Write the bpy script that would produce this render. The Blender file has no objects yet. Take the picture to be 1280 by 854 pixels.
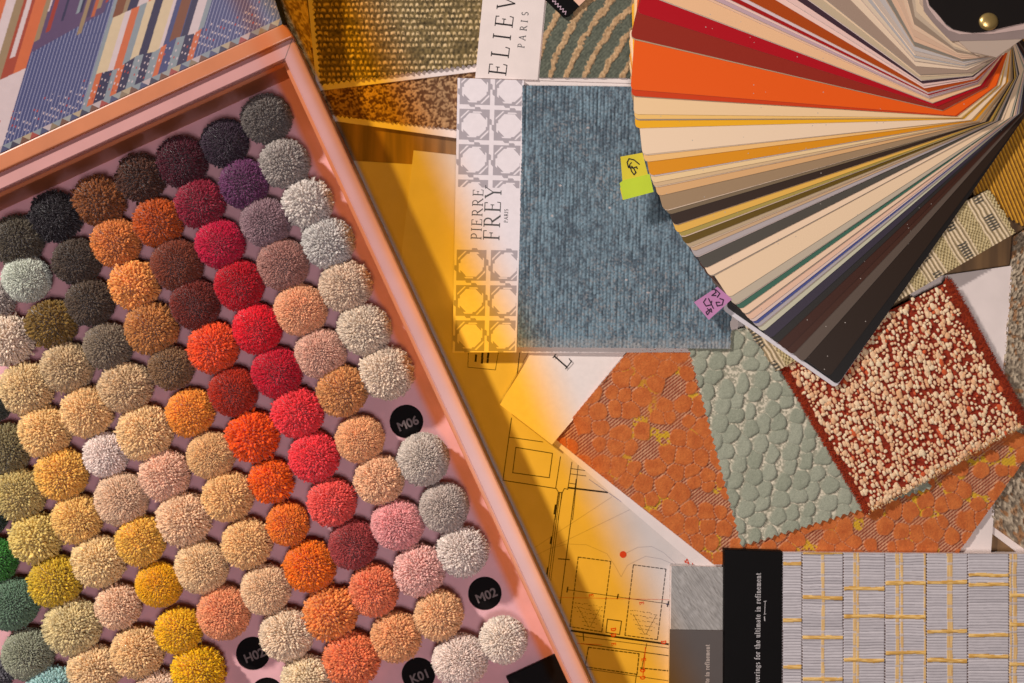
import bpy, bmesh, math, random
import numpy as np
from mathutils import Vector

rng = np.random.default_rng(7)
random.seed(7)
C = bpy.context.scene
COL = C.collection
S = 0.0005            # metres per unit of the layout drawing
D = 0.64 * 50 / 36    # camera height above the table

# ------------------------------------------------------------------ helpers
def lin(c):
    if isinstance(c, str):
        c = [int(c[i:i + 2], 16) / 255 for i in (1, 3, 5)]
    c = np.asarray(c, float)
    return np.where(c <= 0.04045, c / 12.92, ((c + 0.055) / 1.055) ** 2.4)

def alb(c, g=1.3, cap=0.88):
    l = lin(c)
    return l * min(g, cap / max(l.max(), 1e-4))

def P(px, py, z=0.0):
    f = (D - z) / D
    return np.array([(px - 640) * S * f, (427 - py) * S * f, z])

def back(xyz):
    f = D / (D - xyz[..., 2])
    return xyz[..., 0] * f / S + 640, 427 - xyz[..., 1] * f / S

def vnoise(x, y, scale, seed):
    r = np.random.default_rng(seed).random((256, 256))
    x = np.asarray(x) / scale + 1000.0; y = np.asarray(y) / scale + 1000.0
    xi = np.floor(x).astype(int); yi = np.floor(y).astype(int)
    fx = x - xi; fy = y - yi
    fx = fx * fx * (3 - 2 * fx); fy = fy * fy * (3 - 2 * fy)
    a = r[xi % 256, yi % 256]; b = r[(xi + 1) % 256, yi % 256]
    c = r[xi % 256, (yi + 1) % 256]; d = r[(xi + 1) % 256, (yi + 1) % 256]
    return (a * (1 - fx) + b * fx) * (1 - fy) + (c * (1 - fx) + d * fx) * fy

def sstep(a, b, x):
    t = np.clip((x - a) / (b - a), 0, 1)
    return t * t * (3 - 2 * t)

def in_poly(px, py, poly):
    inside = np.zeros(px.shape, bool)
    n = len(poly)
    for i in range(n):
        x1, y1 = poly[i]; x2, y2 = poly[(i + 1) % n]
        c = ((y1 > py) != (y2 > py)) & (px < (x2 - x1) * (py - y1) / (y2 - y1 + 1e-9) + x1)
        inside ^= c
    return inside

def mesh_from(name, verts, faces, mats, parent=None, cols=None, smooth=False, mat_idx=None):
    me = bpy.data.meshes.new(name)
    verts = np.asarray(verts, np.float32)
    if isinstance(faces, np.ndarray):
        k = faces.shape[1]; nf = faces.shape[0]
        me.vertices.add(len(verts)); me.vertices.foreach_set('co', verts.ravel())
        me.loops.add(nf * k); me.loops.foreach_set('vertex_index', faces.astype(np.int32).ravel())
        me.polygons.add(nf)
        me.polygons.foreach_set('loop_start', np.arange(0, nf * k, k, dtype=np.int32))
        me.update(calc_edges=True)
    else:
        me.from_pydata(verts.tolist(), [], faces); me.update()
    if cols is not None:
        a = me.color_attributes.new('Col', 'FLOAT_COLOR', 'POINT')
        c4 = np.ones((len(verts), 4), np.float32); c4[:, :3] = cols
        a.data.foreach_set('color', c4.ravel())
    for m in (mats if isinstance(mats, (list, tuple)) else [mats]):
        me.materials.append(m)
    if mat_idx is not None:
        me.polygons.foreach_set('material_index', np.asarray(mat_idx, np.int32))
    if smooth:
        me.polygons.foreach_set('use_smooth', np.ones(len(me.polygons), bool))
    me.validate()
    ob = bpy.data.objects.new(name, me); COL.objects.link(ob)
    if parent is not None:
        ob.parent = parent
        ob.matrix_parent_inverse = parent.matrix_basis.inverted()
    return ob

def thing(name, label, cat, loc=(0, 0, 0), group=None):
    o = bpy.data.objects.new(name, None); COL.objects.link(o)
    o.location = [float(v) for v in loc]; o.empty_display_size = 0.01
    o['label'] = label; o['category'] = cat
    if group: o['group'] = group
    return o

def tag(o, label, cat, group=None):
    o['label'] = label; o['category'] = cat
    if group: o['group'] = group
    return o

# ------------------------------------------------------------------ materials
def new_mat(name):
    m = bpy.data.materials.new(name); m.use_nodes = True
    nt = m.node_tree; b = nt.nodes['Principled BSDF']
    return m, nt, b

def add_bump(nt, b, scale, strength, dist=0.0003, detail=4):
    tc = nt.nodes.new('ShaderNodeTexCoord'); n = nt.nodes.new('ShaderNodeTexNoise')
    n.inputs['Scale'].default_value = scale; n.inputs['Detail'].default_value = detail
    nt.links.new(tc.outputs['Object'], n.inputs['Vector'])
    bp = nt.nodes.new('ShaderNodeBump'); bp.inputs['Strength'].default_value = strength
    bp.inputs['Distance'].default_value = dist
    nt.links.new(n.outputs['Fac'], bp.inputs['Height'])
    nt.links.new(bp.outputs['Normal'], b.inputs['Normal'])
    return tc, n

def vary(nt, src, b, scale, lo, hi, coord='Object', detail=5):
    tc = nt.nodes.new('ShaderNodeTexCoord'); n = nt.nodes.new('ShaderNodeTexNoise')
    n.inputs['Scale'].default_value = scale; n.inputs['Detail'].default_value = detail
    nt.links.new(tc.outputs[coord], n.inputs['Vector'])
    mr = nt.nodes.new('ShaderNodeMapRange')
    mr.inputs['From Min'].default_value = 0.3; mr.inputs['From Max'].default_value = 0.7
    mr.inputs['To Min'].default_value = lo; mr.inputs['To Max'].default_value = hi
    nt.links.new(n.outputs['Fac'], mr.inputs['Value'])
    mx = nt.nodes.new('ShaderNodeVectorMath'); mx.operation = 'SCALE'
    nt.links.new(src, mx.inputs[0]); nt.links.new(mr.outputs['Result'], mx.inputs['Scale'])
    nt.links.new(mx.outputs['Vector'], b.inputs['Base Color'])

def attr_mat(name, rough=0.9, sheen=0.0, nscale=1800, nvar=(0.85, 1.15), bump=0.4, spec=0.25):
    m, nt, b = new_mat(name)
    a = nt.nodes.new('ShaderNodeAttribute'); a.attribute_name = 'Col'
    vary(nt, a.outputs['Color'], b, nscale, *nvar)
    b.inputs['Roughness'].default_value = rough
    b.inputs['Specular IOR Level'].default_value = spec
    if sheen: b.inputs['Sheen Weight'].default_value = sheen
    if bump: add_bump(nt, b, nscale * 1.3, bump)
    return m

def flat_mat(name, col, rough=0.5, spec=0.4, nscale=60, nvar=(0.95, 1.05), bump=0.08, bscale=900, metal=0.0):
    m, nt, b = new_mat(name)
    r = nt.nodes.new('ShaderNodeRGB'); r.outputs[0].default_value = (*[float(v) for v in col], 1)
    vary(nt, r.outputs[0], b, nscale, *nvar)
    b.inputs['Roughness'].default_value = rough; b.inputs['Specular IOR Level'].default_value = spec
    b.inputs['Metallic'].default_value = metal
    if bump: add_bump(nt, b, bscale, bump)
    return m

M_cloth = attr_mat('cloth', 0.95, 0.15)
M_velvet = attr_mat('velvet', 0.85, 0.35, 2500, (0.8, 1.2), 0.5)
M_print = attr_mat('printed_paper', 0.5, 0, 300, (0.97, 1.03), 0.05, 0.35)
M_gloss = attr_mat('printed_panel', 0.42, 0, 300, (0.97, 1.03), 0.03, 0.4)
M_plan = flat_mat('plan_paper', alb('#d0c3bd', 1.0), 0.65, 0.25)
M_paper = flat_mat('paper', alb('#c8b8ae', 1.0), 0.65, 0.3)
M_card = flat_mat('card', alb('#dccbc4', 1.12), 0.6, 0.3)
M_ink = flat_mat('ink', (0.02, 0.016, 0.016), 0.7, 0.2)
M_greyink = flat_mat('grey_ink', (0.09, 0.085, 0.085), 0.7, 0.2)
M_palink = flat_mat('pale_line', (0.42, 0.36, 0.36), 0.7, 0.2)
M_redink = flat_mat('red_ink', (0.55, 0.06, 0.02), 0.7, 0.2)
M_blueink = flat_mat('blue_ink', (0.06, 0.07, 0.25), 0.7, 0.2)
M_black = flat_mat('black_card', (0.005, 0.004, 0.004), 0.55, 0.06)
M_white_text = flat_mat('pale_lettering', (0.5, 0.45, 0.44), 0.6, 0.2)
M_pink = flat_mat('pink_lacquer', alb('#d09894', .86), 0.36, 0.5, 40, (0.94, 1.06), 0.06, 300)
M_floorpink = flat_mat('pink_tray_paper', alb('#d2a0a4', 1.15), 0.5, 0.4, 60, (0.92, 1.08), 0.06, 300)
M_copper = flat_mat('copper_lacquer', alb('#c87a50', .9), 0.36, 0.5, 60, (0.94, 1.06), 0.06, 300)
M_gold = flat_mat('brass', (0.75, 0.5, 0.18), 0.3, 0.5, 200, (0.9, 1.1), 0.0, 300, 0.75)
M_disc = flat_mat('socket_black', (0.005, 0.004, 0.004), 0.6, 0.06)
M_code = flat_mat('code_ink', (0.17, 0.13, 0.12), 0.5, 0.3)

def specks(nt, b, col_socket, amount=0.735, scale=260):
    """dust: tiny pale flecks lying on a painted card"""
    tc = nt.nodes.new('ShaderNodeTexCoord'); v = nt.nodes.new('ShaderNodeTexVoronoi')
    v.inputs['Scale'].default_value = scale
    oi = nt.nodes.new('ShaderNodeObjectInfo')
    ad = nt.nodes.new('ShaderNodeVectorMath'); ad.operation = 'ADD'
    nt.links.new(tc.outputs['Object'], ad.inputs[0]); nt.links.new(oi.outputs['Random'], ad.inputs[1])
    nt.links.new(ad.outputs['Vector'], v.inputs['Vector'])
    lt = nt.nodes.new('ShaderNodeMath'); lt.operation = 'LESS_THAN'; lt.inputs[1].default_value = 0.085
    nt.links.new(v.outputs['Distance'], lt.inputs[0])
    sx = nt.nodes.new('ShaderNodeSeparateColor'); nt.links.new(v.outputs['Color'], sx.inputs[0])
    gt = nt.nodes.new('ShaderNodeMath'); gt.operation = 'GREATER_THAN'; gt.inputs[1].default_value = amount
    nt.links.new(sx.outputs[0], gt.inputs[0])
    mu = nt.nodes.new('ShaderNodeMath'); mu.operation = 'MULTIPLY'
    nt.links.new(lt.outputs[0], mu.inputs[0]); nt.links.new(gt.outputs[0], mu.inputs[1])
    mix = nt.nodes.new('ShaderNodeMix'); mix.data_type = 'RGBA'
    nt.links.new(mu.outputs[0], mix.inputs['Factor'])
    nt.links.new(col_socket, mix.inputs[6]); mix.inputs[7].default_value = (0.45, 0.38, 0.33, 1)
    return mix.outputs[2]

m, nt, b = new_mat('painted_card')
oi = nt.nodes.new('ShaderNodeObjectInfo')
nt.links.new(specks(nt, b, oi.outputs['Color'], 0.8), b.inputs['Base Color'])
b.inputs['Roughness'].default_value = 0.42; b.inputs['Specular IOR Level'].default_value = 0.22
add_bump(nt, b, 500, 0.05)
M_strip = m
M_core = flat_mat('card_core', alb('#cdb9ac', 1.0), 0.8, 0.2)

# wool: colour of each pompom comes from the object, each tuft a touch lighter or darker
m, nt, b = new_mat('wool_yarn')
oi = nt.nodes.new('ShaderNodeObjectInfo')
a = nt.nodes.new('ShaderNodeAttribute'); a.attribute_name = 'Col'
mu = nt.nodes.new('ShaderNodeVectorMath'); mu.operation = 'MULTIPLY'
nt.links.new(oi.outputs['Color'], mu.inputs[0]); nt.links.new(a.outputs['Color'], mu.inputs[1])
vary(nt, mu.outputs['Vector'], b, 3, 0.93, 1.07)
b.inputs['Roughness'].default_value = 0.95; b.inputs['Specular IOR Level'].default_value = 0.15
b.inputs['Sheen Weight'].default_value = 0.45; b.inputs['Sheen Roughness'].default_value = 0.4
M_wool = m

# wood of the table
m, nt, b = new_mat('table_wood')
tc = nt.nodes.new('ShaderNodeTexCoord'); mp = nt.nodes.new('ShaderNodeMapping')
mp.inputs['Scale'].default_value = (60, 4, 10); mp.inputs['Rotation'].default_value = (0, 0, 0.35)
n = nt.nodes.new('ShaderNodeTexNoise'); n.inputs['Scale'].default_value = 2; n.inputs['Detail'].default_value = 8
cr = nt.nodes.new('ShaderNodeValToRGB')
cr.color_ramp.elements[0].position = 0.3; cr.color_ramp.elements[0].color = (0.10, 0.05, 0.022, 1)
cr.color_ramp.elements[1].position = 0.7; cr.color_ramp.elements[1].color = (0.36, 0.19, 0.07, 1)
nt.links.new(tc.outputs['Object'], mp.inputs['Vector']); nt.links.new(mp.outputs['Vector'], n.inputs['Vector'])
nt.links.new(n.outputs['Fac'], cr.inputs['Fac']); nt.links.new(cr.outputs['Color'], b.inputs['Base Color'])
b.inputs['Roughness'].default_value = 0.45
M_wood = m

# ------------------------------------------------------------------ builders
def prism(name, poly, z0, z1, mat, parent=None, bevel=0.0, side_mat=None, px_z=None, smooth=False):
    """solid plate: outline in layout units read at height z1, from z0 up to z1"""
    pts = [P(x, y, z1 if px_z is None else px_z) for x, y in poly]
    area = sum(pts[i][0] * pts[(i + 1) % len(pts)][1] - pts[(i + 1) % len(pts)][0] * pts[i][1] for i in range(len(pts)))
    if area < 0: pts = pts[::-1]
    n = len(pts)
    bm = bmesh.new()
    lo = [bm.verts.new((p[0], p[1], z0)) for p in pts]; hi = [bm.verts.new((p[0], p[1], z1)) for p in pts]
    bm.faces.new(hi); bm.faces.new(lo[::-1])
    for i in range(n):
        f = bm.faces.new((lo[i], lo[(i + 1) % n], hi[(i + 1) % n], hi[i])); f.material_index = 1 if side_mat else 0
    if bevel:
        es = [e for e in bm.edges if abs(e.verts[0].co.z - e.verts[1].co.z) < 1e-7 and e.verts[0].co.z > z1 - 1e-6]
        bmesh.ops.bevel(bm, geom=es, offset=bevel, segments=3, affect='EDGES', profile=0.5)
    bmesh.ops.recalc_face_normals(bm, faces=bm.faces)
    me = bpy.data.meshes.new(name); bm.to_mesh(me); bm.free()
    me.materials.append(mat)
    if side_mat: me.materials.append(side_mat)
    ob = bpy.data.objects.new(name, me); COL.objects.link(ob)
    if parent is not None:
        ob.parent = parent; ob.matrix_parent_inverse = parent.matrix_basis.inverted()
    return ob

def sheet(name, corners, z, thick, res, fn, mat, parent=None, poly=None):
    """cloth / printed sheet as a fine grid with real relief; corners TL TR BR BL, z one height or four"""
    zs = z if isinstance(z, (list, tuple)) else [z] * 4
    cs = [P(x, y, zz) for (x, y), zz in zip(corners, zs)]
    W = (np.linalg.norm(cs[1] - cs[0]) + np.linalg.norm(cs[2] - cs[3])) / 2 / S
    H = (np.linalg.norm(cs[3] - cs[0]) + np.linalg.norm(cs[2] - cs[1])) / 2 / S
    nu = max(2, int(W / res)); nv = max(2, int(H / res))
    u, v = np.meshgrid(np.linspace(0, 1, nu + 1), np.linspace(0, 1, nv + 1))
    X = (cs[0][None, None] * ((1 - u) * (1 - v))[..., None] + cs[1] * (u * (1 - v))[..., None]
         + cs[2] * (u * v)[..., None] + cs[3] * ((1 - u) * v)[..., None])
    px, py = back(X)
    r = fn(u * W, v * H, W, H, px, py)
    h, rgb = r[0], r[1]
    mask = r[2] if len(r) > 2 else None
    V = X.copy(); V[..., 2] += np.broadcast_to(h, u.shape) * S
    rgb = np.broadcast_to(rgb, u.shape + (3,)).reshape(-1, 3)
    idx = np.arange((nu + 1) * (nv + 1)).reshape(nv + 1, nu + 1)
    F = np.stack([idx[:-1, :-1], idx[1:, :-1], idx[1:, 1:], idx[:-1, 1:]], -1)
    keep = np.ones((nv, nu), bool)
    if mask is not None:
        keep &= mask[:-1, :-1] & mask[1:, 1:] & mask[1:, :-1] & mask[:-1, 1:]
    if poly is not None:
        mm = in_poly(px, py, poly); keep &= mm[:-1, :-1] & mm[1:, 1:]
    kp = np.pad(keep, 1)
    sk = []
    k = keep
    sk.append(F[k & ~kp[1:-1, :-2]][:, [0, 1]]); sk.append(F[k & ~kp[2:, 1:-1]][:, [1, 2]])
    sk.append(F[k & ~kp[1:-1, 2:]][:, [2, 3]]); sk.append(F[k & ~kp[:-2, 1:-1]][:, [3, 0]])
    E = np.concatenate(sk)
    V = V.reshape(-1, 3); base = X.reshape(-1, 3).copy(); base[:, 2] -= thick
    n0 = len(V)
    e1, e2 = E[:, 0], E[:, 1]
    m_ = len(E)
    VV = np.concatenate([V, V[e1], V[e2], base[e1], base[e2]])
    CC = np.concatenate([rgb, rgb[e1], rgb[e2], rgb[e1], rgb[e2]])
    ar = np.arange(m_)
    SF = np.stack([n0 + ar, n0 + 2 * m_ + ar, n0 + 3 * m_ + ar, n0 + m_ + ar], -1)
    FF = np.concatenate([F[keep], SF])
    used = np.unique(FF); remap = np.full(len(VV), -1); remap[used] = np.arange(len(used))
    return mesh_from(name, VV[used], remap[FF], mat, parent, CC[used], True)

def ribbons(name, strokes, z, mat, parent, closed_dots=()):
    """ink strokes: list of (points in layout units, width)"""
    V, F = [], []
    k = 0
    for pts, w in strokes:
        for (x1, y1), (x2, y2) in zip(pts[:-1], pts[1:]):
            dx, dy = x2 - x1, y2 - y1; l = math.hypot(dx, dy)
            if l < 1e-6: continue
            ex, ey = dx / l * w * 0.25, dy / l * w * 0.25
            nx, ny = -dy / l * w / 2, dx / l * w / 2
            zz = z + (k % 40) * 1.5e-6; k += 1
            q = [P(x1 - ex + nx, y1 - ey + ny, zz), P(x1 - ex - nx, y1 - ey - ny, zz), P(x2 + ex - nx, y2 + ey - ny, zz), P(x2 + ex + nx, y2 + ey + ny, zz)]
            b0 = len(V); V += q; F.append((b0, b0 + 1, b0 + 2, b0 + 3))
    for (cx, cy, r) in closed_dots:
        b0 = len(V); zz = z + (k % 40) * 1.5e-6; k += 1
        V += [P(cx + r * math.cos(t), cy - r * math.sin(t), zz) for t in np.linspace(0, 2 * math.pi, 20, endpoint=False)]
        F.append(tuple(range(b0, b0 + 20)))
    return mesh_from(name, np.array(V), F, mat, parent)

# ---- lettering: serif glyphs drawn as strokes, x right, y up, cap height 1
def arc(cx, cy, rx, ry, a0, a1, n=9):
    return [(cx + rx * math.cos(math.radians(t)), cy + ry * math.sin(math.radians(t))) for t in np.linspace(a0, a1, n)]
TK, TN = 0.13, 0.06
def glyph(ch, tk=TK, tn=TN):
    st = lambda x, y0=0, y1=1: ([(x, y0), (x, y1)], tk)
    sf = lambda x, y, w=.13: ([(x - w, y), (x + w, y)], tn)
    ln = lambda *p, w=tn: (list(p), w)
    X = .62
    G = {
     'I': ([st(.17), sf(.17, 0), sf(.17, 1)], .36),
     'E': ([st(.17), ln((.04, 1), (.6, 1)), ln((.6, 1), (.61, .83)), ln((.17, .52), (.48, .52)), ln((.48, .42), (.48, .62)), ln((.04, 0), (.64, 0)), ln((.64, 0), (.67, .2))], .78),
     'F': ([st(.17), ln((.04, 1), (.6, 1)), ln((.6, 1), (.61, .83)), ln((.17, .52), (.48, .52)), ln((.48, .42), (.48, .62)), sf(.17, 0)], .7),
     'L': ([st(.17), sf(.17, 1), ln((.04, 0), (.6, 0)), ln((.6, 0), (.64, .22))], .72),
     'P': ([st(.17), sf(.17, 0), ln((.04, 1), (.36, 1)), (arc(.36, .74, .22, .26, 90, -90), tk * .8), ln((.17, .48), (.36, .48))], .68),
     'R': ([st(.17), sf(.17, 0), ln((.04, 1), (.36, 1)), (arc(.36, .75, .22, .25, 90, -90), tk * .8), ln((.17, .5), (.36, .5)), ln((.36, .5), (.74, 0), w=tk), sf(.76, 0, .07)], .84),
     'Y': ([ln((.06, 1), (.37, .48), w=tk), ln((.7, 1), (.37, .48)), st(.37, 0, .48), sf(.37, 0), sf(.07, 1, .1), sf(.7, 1, .1)], .78),
     'A': ([ln((.4, 1), (.08, 0)), ln((.4, 1), (.72, 0), w=tk), ln((.2, .33), (.6, .33)), sf(.08, 0, .1), sf(.72, 0, .11)], .84),
     'V': ([ln((.08, 1), (.4, 0), w=tk), ln((.72, 1), (.4, 0)), sf(.08, 1, .11), sf(.72, 1, .1)], .84),
     'S': ([(arc(.28, .75, .2, .25, 40, 270, 10) + arc(.28, .25, .22, .25, 90, -140, 10), tk * .85)], .58),
     'D': ([st(.17), sf(.17, 0), ln((.04, 1), (.3, 1)), (arc(.3, .5, .38, .5, 90, -90, 12), tk), ln((.04, 0), (.3, 0))], .8),
     'v': ([ln((.04, X), (.25, 0), w=tk), ln((.46, X), (.25, 0)), sf(.06, X, .09), sf(.45, X, .08)], .5),
     'e': ([(arc(.25, X / 2, .2, X / 2, 20, 330, 14), tk * .8), ln((.06, X / 2 + .03), (.44, X / 2 + .03))], .5),
     'r': ([st(.14, 0, X), sf(.14, 0, .11), ln((.03, X), (.14, X)), (arc(.3, X - .2, .16, .2, 170, 50, 6), tk * .7)], .42),
     'i': ([st(.14, 0, X), sf(.14, 0, .11), ln((.03, X), (.14, X)), ([(.14, .84), (.14, .93)], tk)], .29),
     'n': ([st(.14, 0, X), sf(.14, 0, .1), ln((.03, X), (.14, X)), (arc(.29, X - .18, .15, .18, 170, 0, 7), tk * .7), st(.44, 0, X - .15), sf(.44, 0, .1)], .58),
     'u': ([st(.12, .15, X), (arc(.27, .18, .15, .18, 180, 330, 7), tk * .7), st(.43, 0, X), ln((.02, X), (.12, X)), ln((.33, X), (.43, X)), ln((.43, 0), (.53, 0))], .57),
     'h': ([st(.14, 0, 1), sf(.14, 0, .1), ln((.03, 1), (.14, 1)), (arc(.29, X - .18, .15, .18, 170, 0, 7), tk * .7), st(.44, 0, X - .15), sf(.44, 0, .1)], .58),
     'm': ([st(.14, 0, X), sf(.14, 0, .1), ln((.03, X), (.14, X)), (arc(.27, X - .16, .13, .16, 170, 0, 6), tk * .7), st(.4, 0, X - .13), sf(.4, 0, .08), (arc(.53, X - .16, .13, .16, 170, 0, 6), tk * .7), st(.66, 0, X - .13), sf(.66, 0, .08)], .8),
     'l': ([st(.14, 0, 1), sf(.14, 0, .11), ln((.03, 1), (.14, 1))], .29),
     'f': ([st(.15, 0, .84), sf(.15, 0, .11), (arc(.28, .84, .13, .15, 180, 40, 6), tk * .7), ln((.02, X), (.31, X))], .34),
     't': ([st(.15, .12, .82), (arc(.26, .12, .11, .12, 180, 320, 6), tk * .6), ln((.02, X), (.31, X))], .35),
     'o': ([(arc(.26, X / 2, .21, X / 2, 0, 360, 16), tk * .85)], .53),
     's': ([(arc(.2, .46, .13, .15, 40, 270, 7) + arc(.2, .16, .15, .16, 90, -140, 7), tk * .75)], .41),
     'a': ([(arc(.22, X - .16, .16, .16, 160, 10, 6), tk * .6), st(.38, .06, X - .14), (arc(.2, .16, .16, .16, 60, 330, 10), tk * .7), ln((.38, .04), (.5, 0))], .5),
     'g': ([(arc(.24, .42, .17, .19, 0, 360, 12), tk * .7), (arc(.24, -.08, .2, .15, 0, 360, 12), tn * 1.3), ln((.12, .26), (.12, .08)), ln((.36, .56), (.48, .62))], .52),
     'c': ([(arc(.25, X / 2, .2, X / 2, 40, 320, 12), tk * .8)], .46),
     ' ': ([], .3),
    }
    return G[ch]

def lettering(text, org, right, up, size, spacing=0.05, tk=TK, tn=TN):
    """strokes of a line of text: org layout point, right/up unit vectors in layout space, size = cap height"""
    out = []; x = 0.0
    for ch in text:
        st, adv = glyph(ch, tk, tn)
        for pts, w in st:
            out.append(([(org[0] + (x + a) * size * right[0] + c * size * up[0], org[1] + (x + a) * size * right[1] + c * size * up[1]) for a, c in pts], w * size))
        x += adv + spacing
    return out

# ------------------------------------------------------------------ table
tb = prism('table_top', [(-900, -700), (2200, -700), (2200, 1600), (-900, 1600)], -0.03, 0.0, M_wood)
tb['kind'] = 'structure'; tb['label'] = 'brown wooden table top under the samples'

# ------------------------------------------------------------------ sample box with pompoms
RZ = 0.044; FZ = 0.005
cu = np.array([-0.909, 0.417]); cv = np.array([0.418, 0.9085])
C0 = np.array([366.0, 47.0])
def BX(a, c):            # a along the top edge leftwards, c down the right side
    q = C0 + cu * a + cv * c
    return (q[0], q[1])
BW, BL = 760, 960
box = thing('sample_box', 'pink lacquered sample box holding rows of wool pompoms, patterned lid open', 'sample box', P(*BX(300, 400), 0.0))
def frame_mesh(name, o, i, z0, z1, mat, parent, bevel=0.0006):
    bm = bmesh.new()
    def ring(d, z, zr): return [bm.verts.new((*P(*BX(a, c), zr)[:2], z)) for a, c in ((d, d), (BW - d, d), (BW - d, BL - d), (d, BL - d))]
    oh, ih = ring(o, z1, RZ), ring(i, z1, RZ); ol, il = ring(o, z0, RZ), ring(i, z0, RZ)
    for k in range(4):
        j = (k + 1) % 4
        bm.faces.new((oh[k], oh[j], ih[j], ih[k])); bm.faces.new((ol[k], ol[j], oh[j], oh[k]))
        bm.faces.new((ih[k], ih[j], il[j], il[k])); bm.faces.new((il[k], il[j], ol[j], ol[k]))
    bmesh.ops.recalc_face_normals(bm, faces=bm.faces)
    if bevel:
        es = [e for e in bm.edges if all(v.co.z > z1 - 1e-6 for v in e.verts) and e.calc_face_angle(0) > 0.5]
        bmesh.ops.bevel(bm, geom=es, offset=bevel, segments=3, affect='EDGES')
    me = bpy.data.meshes.new(name); bm.to_mesh(me); bm.free(); me.materials.append(mat)
    ob = bpy.data.objects.new(name, me); COL.objects.link(ob); ob.parent = parent
    ob.matrix_parent_inverse = parent.matrix_basis.inverted(); return ob
frame_mesh('rim', 0, 20.5, 0.0005, RZ, M_pink, box)
frame_mesh('inner_ledge', 20.6, 25.5, FZ + 0.0002, RZ - 0.006, M_copper, box, 0.0003)
# mitre seam at the top right corner is a thin dark joint
ribbons('mitre_seam', [([BX(0.5, 0.5), BX(20, 20)], 0.7)], RZ + 0.00005, M_greyink, box)

SOCK = [(508, 527, 'M06'), (606, 742, 'M02'), (316, 817, 'H02'), (523, 843, 'K01'), (334, 868, '')]
SR = 21.0
bm = bmesh.new()
outer = [bm.verts.new((*P(*BX(a, c), RZ)[:2], FZ)) for a, c in ((20.3, 20.3), (BW - 20.3, 20.3), (BW - 20.3, BL - 20.3), (20.3, BL - 20.3))]
edges = [bm.edges.new((outer[k], outer[(k + 1) % 4])) for k in range(4)]
walls = []
for (x, y, t) in SOCK:
    c = P(x, y, FZ)
    rg = [bm.verts.new((c[0] + SR * S * math.cos(a), c[1] + SR * S * math.sin(a), FZ)) for a in np.linspace(0, 2 * math.pi, 40, endpoint=False)]
    edges += [bm.edges.new((rg[k], rg[(k + 1) % 40])) for k in range(40)]; walls.append(rg)
bmesh.ops.triangle_fill(bm, use_beauty=True, edges=edges)
for rg in walls:
    lo = [bm.verts.new((v.co.x, v.co.y, FZ - 0.0035)) for v in rg]
    for k in range(40):
        bm.faces.new((rg[k], rg[(k + 1) % 40], lo[(k + 1) % 40], lo[k]))
bmesh.ops.recalc_face_normals(bm, faces=bm.faces)
me = bpy.data.meshes.new('tray_floor'); bm.to_mesh(me); bm.free(); me.materials.append(M_floorpink)
fl = bpy.data.objects.new('tray_floor', me); COL.objects.link(fl); fl.parent = box; fl.matrix_parent_inverse = box.matrix_basis.inverted()

def font_mesh(name, text, px, py, z, size, ang, mat, parent, bold=0.0):
    cu_ = bpy.data.curves.new(name, 'FONT'); cu_.body = text; cu_.size = size * S; cu_.align_x = 'CENTER'; cu_.align_y = 'CENTER'
    cu_.offset = bold * S
    tmp = bpy.data.objects.new(name, cu_); COL.objects.link(tmp)
    bpy.context.view_layer.update()
    me = bpy.data.meshes.new_from_object(tmp.evaluated_get(bpy.context.evaluated_depsgraph_get()))
    COL.objects.unlink(tmp); bpy.data.objects.remove(tmp)
    me.name = name
    co = np.empty(len(me.vertices) * 3, np.float32); me.vertices.foreach_get('co', co); co = co.reshape(-1, 3)
    c, s = math.cos(ang), math.sin(ang)
    o = P(px, py, z)
    co2 = np.stack([o[0] + co[:, 0] * c - co[:, 1] * s, o[1] + co[:, 0] * s + co[:, 1] * c, np.full(len(co), z)], -1)
    me.vertices.foreach_set('co', co2.astype(np.float32).ravel()); me.update()
    me.materials.clear(); me.materials.append(mat)
    ob = bpy.data.objects.new(name, me); COL.objects.link(ob); ob.parent = parent
    # inverse of the whole chain: parents are never rotated or scaled here
    loc = Vector((0, 0, 0)); p = parent
    while p is not None: loc += p.location; p = p.parent
    ob.location = -loc if parent.type != 'EMPTY' else Vector((0, 0, 0))
    if parent.type == 'EMPTY': ob.matrix_parent_inverse = parent.matrix_basis.inverted()
    return ob
for (x, y, t) in SOCK:
    c = P(x, y, FZ); r = SR * 0.985 * S
    V = [(c[0] + r * math.cos(a), c[1] + r * math.sin(a), FZ - 0.0012) for a in np.linspace(0, 2 * math.pi, 40, endpoint=False)]
    V += [(v[0], v[1], FZ - 0.003) for v in V]
    F = [tuple(range(40))] + [(k + 40, (k + 1) % 40 + 40, (k + 1) % 40, k) for k in range(40)]
    so = mesh_from('socket', np.array(V), F, M_disc, box)
    if t:
        tx = font_mesh('code', t, x + 2, y + 3, FZ - 0.0011, 15.5, math.radians(22), M_code, box, 0.35)
        tx.parent = so; tx.matrix_parent_inverse = box.matrix_basis.inverted() if False else (so.matrix_parent_inverse.inverted() @ box.matrix_basis.inverted()) if False else tx.matrix_parent_inverse
        tx.matrix_parent_inverse = (box.matrix_basis @ so.matrix_parent_inverse).inverted()
prism('corner_plate', [BX(24, 838), BX(92, 838), BX(92, 900), BX(24, 900)], FZ, FZ + 0.004, M_black, box, 0.0004, px_z=FZ + 0.004)

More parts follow.
